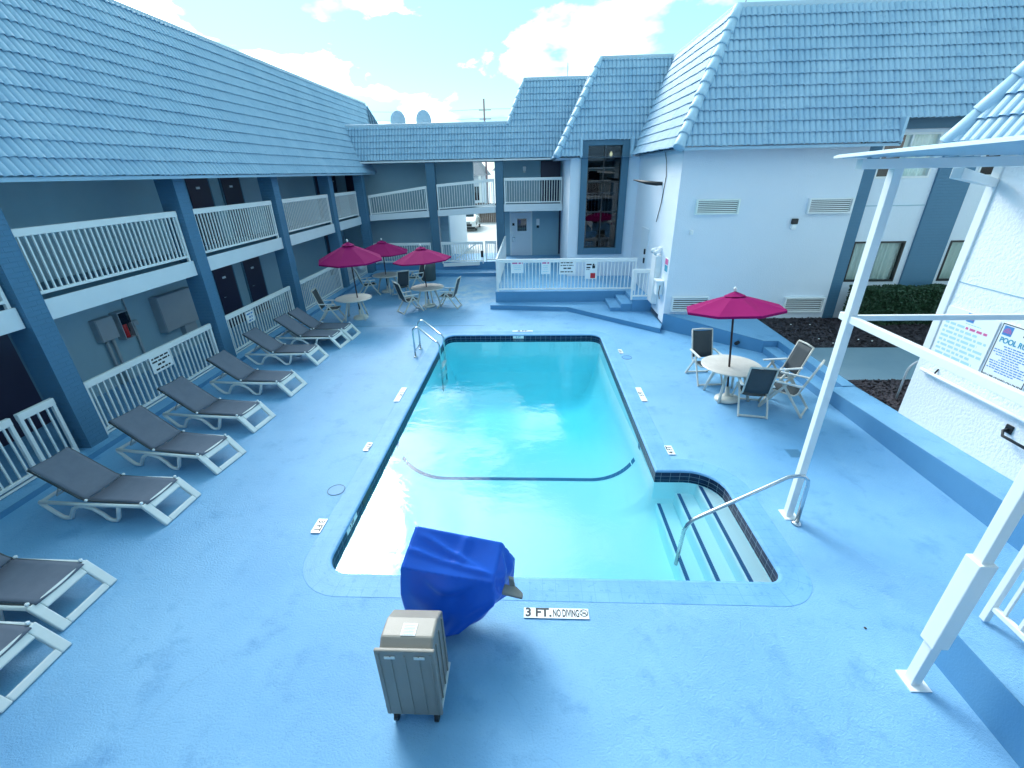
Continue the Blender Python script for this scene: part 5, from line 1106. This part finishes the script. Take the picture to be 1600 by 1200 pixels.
# parked car, nose towards the camera
def car(cx, cy):
    t = thing('parked_car', 'white car with black grille parked in the lot beyond the rear opening', 'car', (cx, cy, 0))
    prof = [(0, .35), (0, .62), (.06, .80), (.35, .90), (1.15, 1.02), (1.75, 1.42), (2.2, 1.52), (3.4, 1.50), (4.2, 1.15), (4.5, 1.05), (4.55, .4), (4.4, .3), (.1, .28)]
    mb = MB(); n = len(prof); secs = [(-.92, .0, .92), (-.80, 1, 1.0), (-.3, 1, 1.02), (.3, 1, 1.02), (.80, 1, 1.0), (.92, 0, .92)]
    for x, tz, sc in secs:
        for y, z in prof: mb.v.append((cx+x*(1 if z < 1.03 else .84), cy+y+(0 if tz else .06), z*1.0 if z < 1.0 else 1.0+(z-1.0)*(1 if tz else .9)))
    for i in range(len(secs)-1):
        for k in range(n): l = (k+1) % n; mb.f.append((i*n+k, i*n+l, (i+1)*n+l, (i+1)*n+k))
    mb.f.append(tuple(range(n))); mb.f.append(tuple((len(secs)-1)*n+k for k in reversed(range(n))))
    mb.build('body', CARW, t, bevel=.03, smooth=True)
    MB().quad((cx-.70, cy+1.19, 1.07), (cx+.70, cy+1.19, 1.07), (cx+.64, cy+1.71, 1.42), (cx-.64, cy+1.71, 1.42)).build('windscreen', DARKGL, t)
    MB().bx(cx-.62, cx+.62, cy-.03, cy+.0, .40, .60).bx(cx-.5, cx+.5, cy-.02, cy+.03, .64, .72).build('grille', CARB, t, bevel=.01); MB().bx(cx-.9, cx+.9, cy-.01, cy+.2, .22, .38).build('bumper', CARB, t, bevel=.03)
    for s in (-1, 1):
        MB().bx(cx+s*.72-.14, cx+s*.72+.14, cy-.005, cy+.12, .64, .76).build('headlight', LAMPG, t, bevel=.03)
        MB().bx(cx+s*.98-.09, cx+s*.98+.09, cy+1.25, cy+1.37, 1.0, 1.14).build('mirror', CARW, t, bevel=.03)
        for y in (.85, 3.55):
            w_ = MB().tube([(cx+s*.80, cy+y, .33), (cx+s*.93, cy+y, .33)], .33, 20).build('wheel', CARB, t); MB().tube([(cx+s*.925, cy+y, .33), (cx+s*.94, cy+y, .33)], .2, 14).build('rim', STEEL, w_)
    MB().bx(cx-.16, cx+.16, cy-.045, cy-.03, .44, .54).build('number_plate', SIGNW, t)
car(-5.55, 38.7)
t = thing('carport_post', 'slim pale post in front of the parked white car', 'post', (-5.45, 34.4, 0)); MB().bx(-5.52, -5.38, 34.3, 34.44, 0, 5).build('post', GALV, t)
t = thing('board_fence', 'dark weathered board fence at the back of the parking lot', 'fence', (-3, 46, 0)); mb = MB()
for k in range(90):
    x = -12+.18*k; mb.bx(x, x+.165, 46+random.uniform(-.01, .01), 46.03, 0, 1.75+random.uniform(-.05, .05))
mb.build('board_panel', WOOD, t)
for x in (-11, -8, -5, -2, 1): MB().bx(x, x+.1, 46.04, 46.14, 0, 1.7).build('post', WOOD, t)
t = thing('neighbour_house', 'pale neighbouring house with a grey shingle roof and porch posts beyond the fence', 'house', (-8, 58, 0))
MB().bx(-14, -5.9, 58, 66, 0, 4.4).build('wall', STUCCO, t); MB().hexa(((-14.4, 57.0, 4.1), (-5.4, 57.0, 4.1), (-5.4, 66, 4.1), (-14.4, 66, 4.1), (-13, 61, 6.4), (-7.0, 61, 6.4), (-7.0, 63, 6.4), (-13, 63, 6.4))).build('roof', SHING, t)
for x in (-9.0, -7.6, -6.2): MB().bx(x, x+.25, 57.1, 57.35, 0, 4.1).build('porch_post', WHITE, t)
for x in (-8.6, -7.2): MB().bx(x, x+.9, 57.95, 58.02, 1.4, 2.9).build('window', DARKGL, t)
t = thing('grey_cottage', 'second grey roofed cottage standing behind the utility pole', 'house', (-2.5, 70, 0)); MB().bx(-5.2, 4, 70, 78, 0, 4.8).build('wall', GREYW, t); MB().hexa(((-5.6, 69, 4.6), (4.4, 69, 4.6), (4.4, 78.5, 4.6), (-5.6, 78.5, 4.6), (-4, 73, 6.2), (3, 73, 6.2), (3, 75, 6.2), (-4, 75, 6.2))).build('roof', SHING, t)
for x in (-4.6, -3.2): MB().bx(x, x+.9, 69.95, 70.02, 1.4, 3.2).build('window', DARKGL, t)
bpy.context.view_layer.update()
